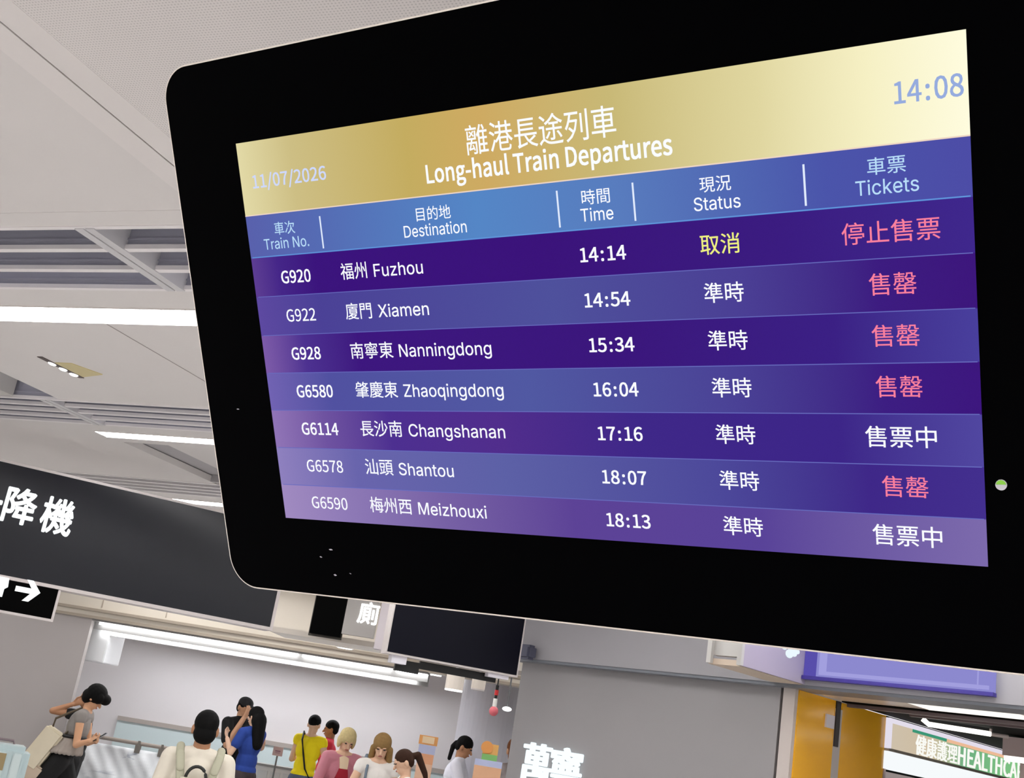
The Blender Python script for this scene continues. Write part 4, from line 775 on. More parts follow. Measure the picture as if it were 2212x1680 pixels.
# mount
q = bm_(); c = M(0.5, 0.5, -0.075)
tube(q, [c, c-nn*0.14], 0.05, 16); tube(q, [c-nn*0.12, Vector(((c-nn*0.12).x, (c-nn*0.12).y, CEIL))], 0.035, 16); obj('ceiling_mount', q, slat_mat, dep)
# screen: bands of light
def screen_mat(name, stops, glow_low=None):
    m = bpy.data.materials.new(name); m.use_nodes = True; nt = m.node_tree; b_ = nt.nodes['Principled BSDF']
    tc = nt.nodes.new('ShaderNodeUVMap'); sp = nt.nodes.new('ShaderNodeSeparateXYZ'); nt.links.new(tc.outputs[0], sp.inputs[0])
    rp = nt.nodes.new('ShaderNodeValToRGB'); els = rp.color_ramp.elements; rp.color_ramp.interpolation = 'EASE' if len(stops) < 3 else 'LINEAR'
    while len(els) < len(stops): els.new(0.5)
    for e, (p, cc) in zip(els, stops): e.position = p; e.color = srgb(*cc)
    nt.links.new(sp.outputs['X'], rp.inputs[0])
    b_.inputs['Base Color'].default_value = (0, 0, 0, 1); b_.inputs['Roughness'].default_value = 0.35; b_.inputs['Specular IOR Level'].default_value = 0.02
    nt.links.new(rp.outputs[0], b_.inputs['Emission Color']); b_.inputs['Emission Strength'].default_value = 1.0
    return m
vb = [0.0, 0.1878, 0.2972, 0.3994, 0.5018, 0.6025, 0.7026, 0.8044, 0.9063, 1.0]
scr = obj('screen', (lambda q: (hexa(q, [M(u, v, o_) for (u, v) in ((0, 0), (1, 0), (1, 1), (0, 1)) for o_ in (-0.001, 0.0004)]), q)[1])(bm_()), mat('screen_backing', (20, 10, 40), 0.4), dep)
band_cols = [  # ramps paint the panel's side-view glow and haze into the emission
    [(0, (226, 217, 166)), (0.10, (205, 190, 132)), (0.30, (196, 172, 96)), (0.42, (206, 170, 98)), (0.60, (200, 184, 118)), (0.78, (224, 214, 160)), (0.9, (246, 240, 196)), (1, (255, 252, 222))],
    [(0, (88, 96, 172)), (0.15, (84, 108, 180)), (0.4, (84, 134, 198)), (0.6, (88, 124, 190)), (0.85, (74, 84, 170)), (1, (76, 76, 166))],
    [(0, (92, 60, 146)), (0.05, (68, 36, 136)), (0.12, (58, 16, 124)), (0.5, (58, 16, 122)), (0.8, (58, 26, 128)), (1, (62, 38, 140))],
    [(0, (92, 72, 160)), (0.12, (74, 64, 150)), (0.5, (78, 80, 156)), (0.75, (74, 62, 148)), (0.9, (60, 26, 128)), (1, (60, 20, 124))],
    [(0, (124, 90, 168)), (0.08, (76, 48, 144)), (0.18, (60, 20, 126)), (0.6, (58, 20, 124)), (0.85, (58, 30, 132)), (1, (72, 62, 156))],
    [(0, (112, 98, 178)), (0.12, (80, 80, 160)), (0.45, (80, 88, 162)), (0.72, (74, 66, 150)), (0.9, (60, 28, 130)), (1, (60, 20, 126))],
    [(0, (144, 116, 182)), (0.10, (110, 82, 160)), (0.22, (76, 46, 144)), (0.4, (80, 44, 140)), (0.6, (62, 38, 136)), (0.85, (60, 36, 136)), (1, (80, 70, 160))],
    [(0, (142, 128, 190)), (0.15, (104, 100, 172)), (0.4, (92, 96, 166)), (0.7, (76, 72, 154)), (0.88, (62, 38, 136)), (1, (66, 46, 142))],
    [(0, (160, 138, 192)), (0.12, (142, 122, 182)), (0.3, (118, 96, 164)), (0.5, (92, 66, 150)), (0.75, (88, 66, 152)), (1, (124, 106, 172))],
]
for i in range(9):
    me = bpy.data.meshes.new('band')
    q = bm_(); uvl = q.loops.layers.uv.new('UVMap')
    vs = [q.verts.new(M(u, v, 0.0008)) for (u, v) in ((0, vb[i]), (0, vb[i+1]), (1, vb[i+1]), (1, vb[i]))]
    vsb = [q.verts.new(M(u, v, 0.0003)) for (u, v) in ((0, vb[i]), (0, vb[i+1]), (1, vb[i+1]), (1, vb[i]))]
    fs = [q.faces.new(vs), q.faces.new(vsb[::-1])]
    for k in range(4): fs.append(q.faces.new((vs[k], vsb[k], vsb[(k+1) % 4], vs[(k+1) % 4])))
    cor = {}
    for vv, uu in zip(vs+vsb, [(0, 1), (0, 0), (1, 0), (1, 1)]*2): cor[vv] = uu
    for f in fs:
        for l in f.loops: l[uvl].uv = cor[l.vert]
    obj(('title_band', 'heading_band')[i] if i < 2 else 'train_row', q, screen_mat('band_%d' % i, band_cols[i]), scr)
# hairlines between the bands, dividers in the heading band
q = bm_()
def rect(q, u0, u1, v0, v1, out=0.0012, th=0.0005):
    hexa(q, [M(u, v, o_) for (u, v) in ((u0, v0), (u1, v0), (u1, v1), (u0, v1)) for o_ in (out-th, out)])
for v in vb[3:9]:
    q = bm_(); rect(q, 0.004, 0.998, v-0.0011, v+0.0006); obj('row_line', q, glow('hairline_blue', (104, 108, 190), 1.0), scr)
q = bm_(); rect(q, 0.003, 0.998, vb[2]-0.003, vb[2]-0.0005); obj('row_line', q, glow('hairline_cyan', (96, 150, 220), 1.0), scr)
q = bm_(); rect(q, 0.0, 1.0, vb[1]-0.0025, vb[1]+0.0003); obj('row_line', q, glow('hairline_peach', (238, 214, 196), 1.0), scr)
for u in (0.1392, 0.519, 0.6216, 0.8274):
    q = bm_(); rect(q, u-0.0011, u+0.0011, 0.2065, 0.287); obj('divider', q, glow('text_pale', (226, 236, 255), 1.0), scr)
TM = {'w': glow('text_white', (246, 248, 255), 1.05), 'h': glow('text_ice', (186, 222, 250), 1.0), 'y': glow('text_yellow', (240, 240, 130), 1.0),
      'r': glow('text_red', (250, 128, 158), 1.0), 'c': glow('text_clock', (150, 172, 222), 1.0), 'd': glow('text_date', (206, 216, 250), 1.0)}
def say(txt, c, u0, v0, u1, v1, bold=0.006, face=None):
    q = bm_(); letter_mesh(q, txt, u0, u1, v0, v1, lambda x, y, o_: M(x, y, 0.0016), bold, 0.0, face); obj('lettering', q, TM[c], scr)
say('11/07/2026', 'd', 0.0234, 0.086, 0.1600, 0.1185, 0.006)
say('離港長途列車', 'w', 0.3952, 0.0395, 0.6068, 0.1065, 0.003)
say('Long-haul Train Departures', 'w', 0.3283, 0.1165, 0.6755, 0.1575, 0.009)
say('14\u2009:\u200908', 'c', 0.9274, 0.0755, 0.9955, 0.1145, 0.006)
for txt, c, u0, v0, u1, v1 in (('車次', 'h', .0532, .2098, .0917, .2425), ('Train No.', 'h', .0297, .2505, .1145, .2775), ('目的地', 'w', .3047, .2108, .3596, .2432), ('Destination', 'w', .2817, .2512, .3821, .2788),
                               ('時間', 'w', .5527, .2108, .5907, .2432), ('Time', 'w', .5494, .2512, .5935, .2788), ('現況', 'w', .7056, .2108, .7434, .2420), ('Status', 'w', .6971, .2512, .7532, .2780),
                               ('車票', 'h', .8957, .2080, .9355, .2405), ('Tickets', 'h', .8824, .2495, .9478, .2770)):
    say(txt, c, u0, v0, u1, v1, 0.003, GLYPHS_GROTESQUE)
rows = [('G920', '福州', 'Fuzhou', '14:14', '取消', '停止售票', .1093, .2109, .2233, .3056, 'y', .8647, .9669, 'r'),
        ('G922', '廈門', 'Xiamen', '14:54', '準時', '售罄', .1097, .2111, .2227, .3078, 'w', .8909, .9404, 'r'),
        ('G928', '南寧東', 'Nanningdong', '15:34', '準時', '售罄', .1097, .2401, .2506, .4005, 'w', .8909, .9410, 'r'),
        ('G6580', '肇慶東', 'Zhaoqingdong', '16:04', '準時', '售罄', .1234, .2400, .2506, .4123, 'w', .8922, .9414, 'r'),
        ('G6114', '長沙南', 'Changshanan', '17:16', '準時', '售票中', .1249, .2397, .2512, .4082, 'w', .8780, .9536, 'w'),
        ('G6578', '汕頭', 'Shantou', '18:07', '準時', '售罄', .1248, .2159, .2262, .3190, 'w', .8931, .9425, 'r'),
        ('G6590', '梅州西', 'Meizhouxi', '18:13', '準時', '售票中', .1246, .2408, .2525, .3656, 'w', .8800, .9544, 'w')]
for i, (no, cj, en, tm, stt, tk, a1, c1_, e0_, e1_, sc_, k0, k1, kc) in enumerate(rows):
    base = 0.3670+0.0999*i; capv = base-0.0312
    say(no, 'w', 0.0545+0.0004*i, capv, a1, base, 0.003 if i in (1, 5, 6) else 0.007)
    say(cj, 'w', 0.1650+0.0003*i, base-0.0392, c1_, base+0.0018)
    say(en, 'w', e0_, capv, e1_, base-0.0004, 0.005, GLYPHS_GROTESQUE)
    say(tm.replace(':', '\u2009:\u2009'), 'w', 0.5437+0.0005*i, capv+0.0002, 0.6055+0.0003*i, base-0.0008, 0.007)
    say(stt, sc_, 0.7010+0.0004*i, base-0.0395, 0.7488+0.0006*i, base+0.0022)
    say(tk, kc, k0, base-0.0400, k1, base+0.0026, 0.003 if kc == 'r' else 0.007)
# status lamp on the bezel
lp = M(1.0162, 0.838, -0.001); r_ = 0.0062
q = bm_(); n_ = 20
poly_prism(q, [lp+ex*math.cos(2*math.pi*k/n_)*r_+eyv*math.sin(2*math.pi*k/n_)*r_ for k in range(n_)], nn*0.0015); led = obj('status_lamp', q, mat('led_lens', (214, 212, 220), 0.4), dep)
q = bm_(); poly_prism(q, [lp+nn*0.0016+ex*math.cos(math.pi*k/12)*r_*0.86-eyv*(math.sin(math.pi*k/12)*r_*0.8+r_*0.12) for k in range(13)], nn*0.0004); obj('lit_segment', q, glow('led_green', (150, 214, 84), 0.9), led)
# dust specks and small scuffs on the glass
for (u, v, w_, h_) in ((0.076, 1.080, 0.006, 0.003), (0.056, 1.103, 0.004, 0.003), (0.079, 1.150, 0.005, 0.0035), (0.11, 1.142, 0.002, 0.002), (-0.073, 0.70, 0.005, 0.002)):
    q = bm_(); hexa(q, [M(u+du*w_+dv*0.003, v+dv*h_, o_) for (du, dv) in ((0, 0), (1, -0.5), (1, 0.5), (0, 1)) for o_ in (-0.001, -0.0006)])
    obj('scuff', q, mat('scuff_grey', (190, 184, 196), 0.7), dep)

# =================================================================== PEOPLE
def voxel(bm, name, m, parent, size, smooth_it=3, label=None):
    """fuses the overlapping shapes into one continuous surface"""
    finish(bm)
    me = bpy.data.meshes.new(name); bm.to_mesh(me); bm.free()
    o = bpy.data.objects.new(name, me); COL.objects.link(o)
    md = o.modifiers.new('fuse', 'REMESH'); md.mode = 'VOXEL'; md.voxel_size = size; md.use_smooth_shade = True
    sm = o.modifiers.new('soft', 'SMOOTH'); sm.factor = 0.5; sm.iterations = smooth_it
    dg = bpy.context.evaluated_depsgraph_get(); dg.update()
    out = bpy.data.meshes.new_from_object(o.evaluated_get(dg))
    o.modifiers.clear(); o.data = out; bpy.data.meshes.remove(me); out.name = name
    base = Vector((0, 0, 0)); q = parent
    while q is not None: base += q.location; q = q.parent
    out.transform(Matrix.Translation(-base)); o.parent = parent
    out.materials.clear(); out.materials.append(m)
    for p in out.polygons: p.use_smooth = True
    if label: o['label'] = label
    return o
SKIN = {'light': (226, 184, 154), 'mid': (208, 158, 122), 'tan': (176, 126, 92)}
def person(label, px, py, dist, phi, lean=0, head_pitch=0, head_yaw=0, L=None, R=None, legs=None, skin='mid', hair=None, hair_rgb=(22, 18, 18),
           top=None, bottom=None, sleeve=0.5, slim=1.0, crop=False, wide=0.0, cap=None, side=0, group=None, hands='relaxed'):
    """L/R: (elbow, wrist) offsets from the shoulder, metres in the body's frame (x outwards, y to the back, z up)"""
    tgt = at_dist(px, py, dist)
    # pose in the body's frame: front = -y, left = +x
    hip = Vector((0, 0, 0.92))
    ln = rad(lean); sd = rad(side)
    d = Vector((math.sin(sd), -math.sin(ln), math.cos(ln)*math.cos(sd))).normalized()
    bk = Vector((0, math.cos(ln), math.sin(ln)))
    chest = hip+d*0.32; neck = hip+d*0.505
    hp = rad(lean*0.6+head_pitch)
    hd = Vector((math.sin(sd), -math.sin(hp*0.55), math.cos(hp*0.55))).normalized()
    head = neck+hd*0.138
    s = tgt.z/head.z
    away = Vector((tgt.x, tgt.y, 0)).normalized(); right = Vector((away.y, -away.x, 0))
    f = -away*math.cos(rad(phi))+right*math.sin(rad(phi))
    lft = Vector((0, 0, 1)).cross(f)
    B = Matrix(((lft.x, -f.x, 0, 0), (lft.y, -f.y, 0, 0), (0, 0, 1, 0), (0, 0, 0, 1))) @ Matrix.Scale(s, 4)
    hw = B @ head
    B = Matrix.Translation(Vector((tgt.x-hw.x, tgt.y-hw.y, 0))) @ B
    root = thing('person', label, 'person', B @ Vector((0, 0, 0)), group)
    w = slim
    HM = Matrix.Translation(head) @ Matrix.Rotation(rad(head_yaw), 4, 'Z') @ Matrix.Rotation(hp, 4, 'X')
    sh = {}
    for n, sg in (('L', 1), ('R', -1)): sh[n] = neck-d*0.06+Vector((sg*0.165*w, 0, 0))
    def arm(n):
        sg = 1 if n == 'L' else -1; spec = L if n == 'L' else R
        spec = spec or ((0.05, 0.02, -0.29), (0.06, -0.05, -0.53))
        fl = lambda v: Vector((v[0]*sg, v[1], v[2]))
        return sh[n], sh[n]+fl(spec[0]), sh[n]+fl(spec[1])
    lg = legs or {'L': ((0.095, -0.01, 0.50), (0.10, 0.03, 0.08)), 'R': ((-0.095, -0.01, 0.50), (-0.10, 0.03, 0.08))}
    def hips(n): return hip+Vector((0.085*w if n == 'L' else -0.085*w, 0, -0.05))
    # ---------- body
    b = bm_()
    ellipsoid(b, (0, 0.005, 0.012), (0.072, 0.090, 0.102), HM); ellipsoid(b, (0, -0.022, -0.055), (0.052, 0.062, 0.062), HM)
    capsule(b, HM @ Vector((0, -0.084, 0.0)), HM @ Vector((0, -0.102, -0.03)), 0.009, 0.014)
    capsule(b, HM @ Vector((-0.018, -0.080, -0.060)), HM @ Vector((0.018, -0.080, -0.060)), 0.009)
    for sg in (1, -1):
        ellipsoid(b, (sg*0.076, 0.012, -0.012), (0.012, 0.020, 0.032), HM)
        capsule(b, HM @ Vector((sg*0.045, -0.078, 0.022)), HM @ Vector((sg*0.018, -0.083, 0.022)), 0.005)
    capsule(b, neck-d*0.03, HM @ Vector((0, 0.015, -0.05)), 0.056*w, 0.05*w)
    for n in 'LR': capsule(b, neck-d*0.015, sh[n]*0.75+neck*0.25+Vector((0, 0, -0.005)), 0.052*w, 0.05)
    ellipsoid(b, hip, (0.150*w, 0.105*w, 0.115)); ellipsoid(b, hip+d*0.13, (0.122*w, 0.092*w, 0.13))
    ellipsoid(b, chest, (0.150*w, 0.105*w, 0.17)); capsule(b, sh['L']-Vector((0.04, 0, 0)), sh['R']+Vector((0.04, 0, 0)), 0.058)
    for n in 'LR':
        p0, p1, p2 = arm(n)
        capsule(b, p0, p1, 0.048*w, 0.037*w); capsule(b, p1, p2, 0.037*w, 0.026*w)
        # hand: palm, four bent fingers, thumb
        t = (p2-p1).normalized(); sg = 1 if n == 'L' else -1
        side_ = t.cross(Vector((0, 1, 0)) if abs(t.y) < 0.8 else Vector((1, 0, 0))).normalized(); nrm = side_.cross(t)
        pc = p2+t*0.05
        capsule(b, p2+t*0.012, p2+t*0.075, 0.030, 0.036, squash=(nrm, 0.45))
        for k, (off, ln_) in enumerate(((-0.028, 0.062), (-0.010, 0.074), (0.009, 0.070), (0.027, 0.054))):
            k0 = p2+t*0.095+side_*off; k1 = k0+t*ln_*0.55+nrm*0.012; k2 = k1+t*ln_*0.40+nrm*0.030
            capsule(b, k0-t*0.02, k1, 0.0092, 0.0086, seg=8); capsule(b, k1, k2, 0.0086, 0.0076, seg=8)
        th0 = p2+t*0.028-side_*0.026; th1 = th0+t*0.035-side_*0.026+nrm*0.012; th2 = th1+t*0.030-side_*0.004+nrm*0.012
        capsule(b, th0, th1, 0.012, 0.0105, seg=8); capsule(b, th1, th2, 0.0105, 0.009, seg=8)
        h0 = hips(n); k_, a_ = Vector(lg[n][0]), Vector(lg[n][1])
        capsule(b, h0, k_, 0.085*w, 0.055*w); capsule(b, k_, a_, 0.055*w, 0.036); capsule(b, a_+Vector((0, 0.02, -0.035)), a_+Vector((0, -0.13, -0.05)), 0.032, 0.028)
    b.transform(B)
    voxel(b, 'body', mat('skin_'+skin, SKIN[skin], 0.5), root, 0.0062*s, 2)
    # ---------- face
    for sg in (1, -1):
        b = bm_(); ellipsoid(b, (sg*0.031, -0.0835, 0.008), (0.013, 0.008, 0.0065), HM, seg=10); b.transform(B); obj('eye', b, mat('eye_dark', (40, 30, 28), 0.3), root, smooth=True)
    b = bm_(); ellipsoid(b, (0, -0.0865, -0.060), (0.022, 0.008, 0.008), HM, seg=10); b.transform(B); obj('mouth', b, mat('lip_rose', (176, 104, 94), 0.5), root, smooth=True)
    # ---------- top
    tcol, tname = top[0], top[1]
    b = bm_(); g_ = 0.016
    ellipsoid(b, hip+d*0.13, (0.130*w+g_, 0.100*w+g_, 0.15)); ellipsoid(b, chest, (0.152*w+g_, 0.107*w+g_, 0.175))
    if not crop: ellipsoid(b, hip+d*0.02, (0.148*w+g_, 0.105*w+g_, 0.10))
    capsule(b, sh['L']-Vector((0.035, 0, 0.008)), sh['R']+Vector((0.035, 0, -0.008)), 0.056+g_*0.8)
    if tname in ('shirt', 't_shirt'): capsule(b, neck-d*0.06, neck-d*0.012, 0.072*w, 0.066*w)
    for n in 'LR': capsule(b, neck-d*(0.028 if tname in ('shirt', 't_shirt') else 0.055), sh[n]*0.8+neck*0.2+Vector((0, 0, -0.004)), 0.064*w, 0.064)
    if sleeve:
        for n in 'LR':
            p0, p1, p2 = arm(n)
            if sleeve <= 1: capsule(b, p0, p0+(p1-p0)*sleeve, 0.05*w+g_, 0.046*w+g_*1.1)
            else: capsule(b, p0, p1, 0.05*w+g_, 0.040*w+g_); capsule(b, p1, p1+(p2-p1)*min(1.0, sleeve-1), 0.040*w+g_, 0.032*w+g_)
    b.transform(B); voxel(b, tname, mat('cloth_'+tname+'_%d_%d_%d' % tcol, tcol, 0.85, noise=0.06, nscale=9, bump=0.15), root, 0.0085*s, 4)
    # ---------- bottom
    bcol, bname = bottom
    b = bm_(); ellipsoid(b, hip-Vector((0, 0, 0.0)), (0.152*w+0.012, 0.108*w+0.012, 0.13))
    for n in 'LR':
        h0 = hips(n); k_, a_ = Vector(lg[n][0]), Vector(lg[n][1])
        capsule(b, h0, k_, 0.088*w+0.014+wide*0.3, 0.060*w+0.016+wide); capsule(b, k_, k_+(a_-k_)*0.95, 0.060*w+0.016+wide, 0.055+wide)
    b.transform(B); voxel(b, bname, mat('cloth_'+bname+'_%d_%d_%d' % bcol, bcol, 0.85, noise=0.06, nscale=9, bump=0.1), root, 0.011*s, 3)
    for n in 'LR':
        a_ = Vector(lg[n][1]); b = bm_()
        capsule(b, a_+Vector((0, 0.03, -0.035)), a_+Vector((0, -0.14, -0.048)), 0.042, 0.034); b.transform(B)
        obj('shoe', b, mat('shoe_dark', (46, 44, 46), 0.6), root, smooth=True)
    # ---------- hair
    b = bm_()
    for e in hair:
        if len(e) == 2: ellipsoid(b, e[0], e[1], HM)
        else:
            capsule(b, HM @ Vector(e[0]), HM @ Vector(e[1]), e[2], e[3], squash=(HM.to_3x3() @ Vector((0, 1, 0)), e[4]) if len(e) > 4 else None)
    b.transform(B); voxel(b, 'hair', mat('hair_%d_%d_%d' % hair_rgb, hair_rgb, 0.75, spec=0.15, noise=0.25, nscale=40), root, 0.0068*s, 3)
    if cap:
        b = bm_(); ellipsoid(b, (0, 0.008, 0.052), (0.084, 0.100, 0.072), HM); capsule(b, HM @ Vector((-0.03, -0.10, 0.045)), HM @ Vector((0.03, -0.10, 0.045)), 0.03, squash=(HM.to_3x3() @ Vector((0, 0, 1)), 0.25)); b.transform(B)
        voxel(b, 'cap', mat('cap_grey', cap, 0.8), root, 0.007*s, 2)
    return dict(root=root, B=B, HM=HM, head=head, neck=neck, hip=hip, chest=chest, d=d, sh=sh, arm=arm, s=s)
def add(pr, name, b, m, label=None, fuse=0.009, smooth_it=3):
    b.transform(pr['B'])
    if fuse: return voxel(b, name, m, pr['root'], fuse, smooth_it, label)
    return obj(name, b, m, pr['root'], label=label)
SHORT = [((0, 0.014, 0.036), (0.082, 0.094, 0.088)), ((0, 0.045, -0.012), (0.074, 0.062, 0.075))]
LONGB = [((0, 0.012, 0.034), (0.086, 0.097, 0.092)), ((0, 0.05, -0.03), (0.082, 0.06, 0.10)), ((0.0, 0.075, -0.05), (0.0, 0.095, -0.30), 0.080, 0.062, 0.55)]
BLACKT, DARK = (7, 7, 8), (12, 11, 13)
def phone(pr, which, label, rgb=(18, 18, 20), up=0.0):
    p0, p1, p2 = pr['arm'](which); t = (p2-p1).normalized()
    c = p2+t*0.11+Vector((0, -0.02, 0.02))
    fw = Vector((0, -0.75, 0.66)); sx = Vector((1, 0, 0)); nn_ = sx.cross(fw)
    b = bm_(); hexa(b, [c+sx*a+fw*e+nn_*o_ for (a, e) in ((-0.037, -0.075), (0.037, -0.075), (0.037, 0.075), (-0.037, 0.075)) for o_ in (-0.004, 0.004)])
    b.transform(pr['B']); o = obj('phone', b, mat('phone_%d' % rgb[0], rgb, 0.3), bevel=0.002); tag(o, label, 'phone'); return o

# A: walking woman with a phone, and the person behind her
A = person('woman with black hair in grey frilled sleeveless top walking and looking at a phone', 206, 1508, 13.2, 78, lean=16, head_pitch=26,
           L=((0.02, -0.06, -0.27), (-0.12, -0.15, -0.24)), R=((0.04, -0.03, -0.29), (0.13, -0.17, -0.23)), skin='mid',
           legs={'L': ((0.09, -0.16, 0.50), (0.09, -0.10, 0.08)), 'R': ((-0.09, 0.20, 0.54), (-0.09, 0.56, 0.18))},
           hair=[((0, 0.022, 0.040), (0.108, 0.118, 0.108)), ((0, 0.06, -0.02), (0.098, 0.076, 0.09)), ((0, -0.085, 0.062), (0.075, 0.062, 0.058)), ((-0.072, -0.030, 0.035), (0.03, 0.065, 0.055)), ((0.072, -0.030, 0.035), (0.03, 0.065, 0.055))],
           hair_rgb=(8, 7, 7), top=((138, 132, 128), 'blouse'), bottom=(BLACKT, 'trousers'), sleeve=0.12, slim=0.96, crop=True, wide=0.03)
b = bm_()
for k in range(22):
    a = 2*math.pi*k/22; rr = 0.195 if k % 2 else 0.180
    capsule(b, A['hip']+A['d']*0.185+Vector((math.cos(a)*0.145, math.sin(a)*0.112, 0)), A['hip']+A['d']*0.045+Vector((math.cos(a)*rr, math.sin(a)*rr*0.82, 0)), 0.02, 0.026, seg=8)
add(A, 'frill', b, mat('frill_taupe', (158, 148, 140), 0.85, noise=0.12, nscale=20), 'taupe frilled hem')
b = bm_(); n_ = 24; c = A['hip']+A['d']*0.215
tube(b, [c+Vector((math.cos(2*math.pi*k/n_)*0.158, math.sin(2*math.pi*k/n_)*0.122, 0)) for k in range(n_+1)], 0.016, 8); add(A, 'belt', b, mat('belt_black', (16, 15, 16), 0.6), 'black belt', 0)
phone(A, 'R', 'dark phone held by the walking woman in the grey top')
# tote bag hanging behind her shoulder
b = bm_(); c = Vector((-0.10, 0.17, 1.02)); u_ = Vector((0, 0.46, -0.9)).normalized(); v_ = Vector((0, 0.9, 0.42)); sx = Vector((1, 0, 0))
bag = thing('tote_bag', 'cream tote bag hanging from the shoulder of the walking woman', 'bag', A['B'] @ (c+u_*0.2))
hexa(b, [c+sx*a+v_*e+u_*o_ for (a, e) in ((-0.09, -0.11), (0.05, -0.11), (0.05, 0.10), (-0.09, 0.10)) for o_ in (-0.17, 0.27)])
b.transform(A['B']); obj('pouch', b, mat('canvas_cream', (214, 204, 180), 0.9, noise=0.05, nscale=15, bump=0.2), bag, bevel=0.02)
b = bm_(); hexa(b, [c+sx*a+v_*e+u_*o_ for (a, e) in ((-0.085, 0.0), (0.045, 0.0), (0.045, -0.18), (-0.085, -0.18)) for o_ in (0.20, 0.37)]); b.transform(A['B']); obj('base_panel', b, mat('canvas_tan', (196, 178, 158), 0.9), bag, bevel=0.015)
b = bm_(); tube(b, [c-u_*0.15+v_*0.05, Vector((-0.12, 0.13, 1.28)), A['sh']['R']+Vector((0.03, 0.02, 0.075)), Vector((-0.14, -0.14, 1.30)), c-u_*0.12-v_*0.08], 0.012, 8); b.transform(A['B']); obj('strap', b, mat('strap_brown', (86, 74, 58), 0.8), bag)
Lp = person('person mostly hidden behind the walking woman, elbow out in a black sleeve', 191, 1508, 14.0, 264, lean=0, L=((0.07, -0.32, 0.01), (0.05, -0.13, 0.11)), R=None, skin='tan', hair=SHORT, hair_rgb=(8, 7, 7), top=(BLACKT, 'shirt'), bottom=(DARK, 'trousers'), sleeve=0.42)

# B: man with backpack, seen from behind
Bm = person('man seen from behind in a cream shirt with short black hair', 444, 1574, 7.7, 182, skin='tan', hair=[((0, 0.014, 0.036), (0.080, 0.096, 0.086)), ((0, 0.040, -0.030), (0.074, 0.066, 0.068))], hair_rgb=(8, 7, 7),
            top=((224, 216, 200), 'shirt'), bottom=((70, 72, 78), 'trousers'), sleeve=0.6, slim=1.02)
bp = thing('backpack', 'beige backpack with sage straps on the back of the man in cream', 'backpack', Bm['B'] @ Vector((0, 0.2, 0.95)))
bk_ = 0.148
b = bm_(); bx(b, -0.13, 0.13, bk_, bk_+0.13, 0.93, 1.27); b.transform(Bm['B']); obj('pack', b, mat('pack_beige', (206, 200, 182), 0.85), bp, bevel=0.035)
for sg in (1, -1):
    b = bm_(); pts = [Vector((sg*0.085, bk_+0.015, 1.22)), Vector((sg*0.105, bk_-0.012, 1.32)), Vector((sg*0.122, 0.088, 1.40)), Vector((sg*0.128, 0.0, 1.435)), Vector((sg*0.125, -0.09, 1.37))]
    for p, q in zip(pts, pts[1:]): capsule(b, p, q, 0.026, 0.026, squash=(Vector((0, 1, 0.6)), 0.4))
    b.transform(Bm['B']); obj('strap', b, mat('strap_sage', (176, 174, 152), 0.85), bp, smooth=True)
b = bm_(); tube(b, [Vector((math.cos(math.pi*k/12)*0.062, bk_+0.03, 1.265+math.sin(math.pi*k/12)*0.075)) for k in range(13)], 0.010, 8); b.transform(Bm['B']); obj('handle', b, mat('handle_black', (30, 32, 28), 0.6), bp, smooth=True)

# C and D: embracing couple
Cm = person('man in black shirt and dark grey cap with a hand raised to the face', 529, 1528, 15.5, 42, lean=3, head_pitch=12, L=((0.10, -0.12, -0.22), (-0.05, -0.30, -0.16)), R=((0.06, -0.13, -0.24), (-0.07, -0.17, 0.07)),
            skin='mid', hair=SHORT, hair_rgb=(8, 7, 7), cap=(34, 34, 36), top=(BLACKT, 'shirt'), bottom=(DARK, 'trousers'), sleeve=0.75, slim=1.15)
Dw = person('woman with long black hair in royal blue t-shirt facing the man in the cap', 552, 1548, 15.0, 228, lean=0, head_pitch=4, L=((0.09, -0.05, -0.25), (-0.01, -0.24, -0.10)), R=((0.04, -0.10, -0.25), (-0.02, -0.25, -0.12)),
            skin='light', hair=[((0, 0.012, 0.034), (0.092, 0.100, 0.094)), ((0, 0.05, -0.03), (0.096, 0.070, 0.12)), ((0.0, 0.07, -0.05), (0.0, 0.10, -0.30), 0.108, 0.085, 0.6)], hair_rgb=(8, 7, 7),
            top=((28, 60, 140), 't_shirt'), bottom=((58, 48, 50), 'skirt'), sleeve=0.55, slim=0.98)
# E: yellow top, F: red top
Ew = person('person in bright yellow top with black shoulder strap, seen from behind', 679, 1565, 16.0, 160, lean=6, head_pitch=8, L=((0.06, -0.06, -0.26), (0.02, -0.26, -0.22)), R=((0.10, 0.02, -0.27), (0.06, -0.18, -0.36)),
            skin='light', hair=[((0, 0.014, 0.040), (0.084, 0.092, 0.086)), ((0, 0.05, 0.03), (0.07, 0.07, 0.07))], hair_rgb=(8, 7, 7), top=((250, 226, 8), 'tank_top'), bottom=((86, 96, 116), 'jeans'), sleeve=0.1)
b = bm_(); tube(b, [Vector((0.09, -0.09, 1.38)), Vector((0.085, 0.02, 1.46)), Vector((0.05, 0.125, 1.36)), Vector((0.0, 0.128, 1.2)), Vector((-0.06, 0.13, 1.02)), Vector((-0.14, 0.10, 0.90))], 0.012, 8)
bag = thing('shoulder_bag', 'small black shoulder bag on the person in yellow', 'bag', Ew['B'] @ Vector((-0.2, 0.08, 0.75)))
b.transform(Ew['B']); obj('strap', b, mat('strap_black', (14, 13, 13), 0.7), bag, smooth=True)
b = bm_(); bx(b, -0.25, -0.16, -0.06, 0.16, 0.74, 0.93); b.transform(Ew['B']); obj('pouch', b, mat('bag_black', (18, 17, 18), 0.6), bag, bevel=0.02)
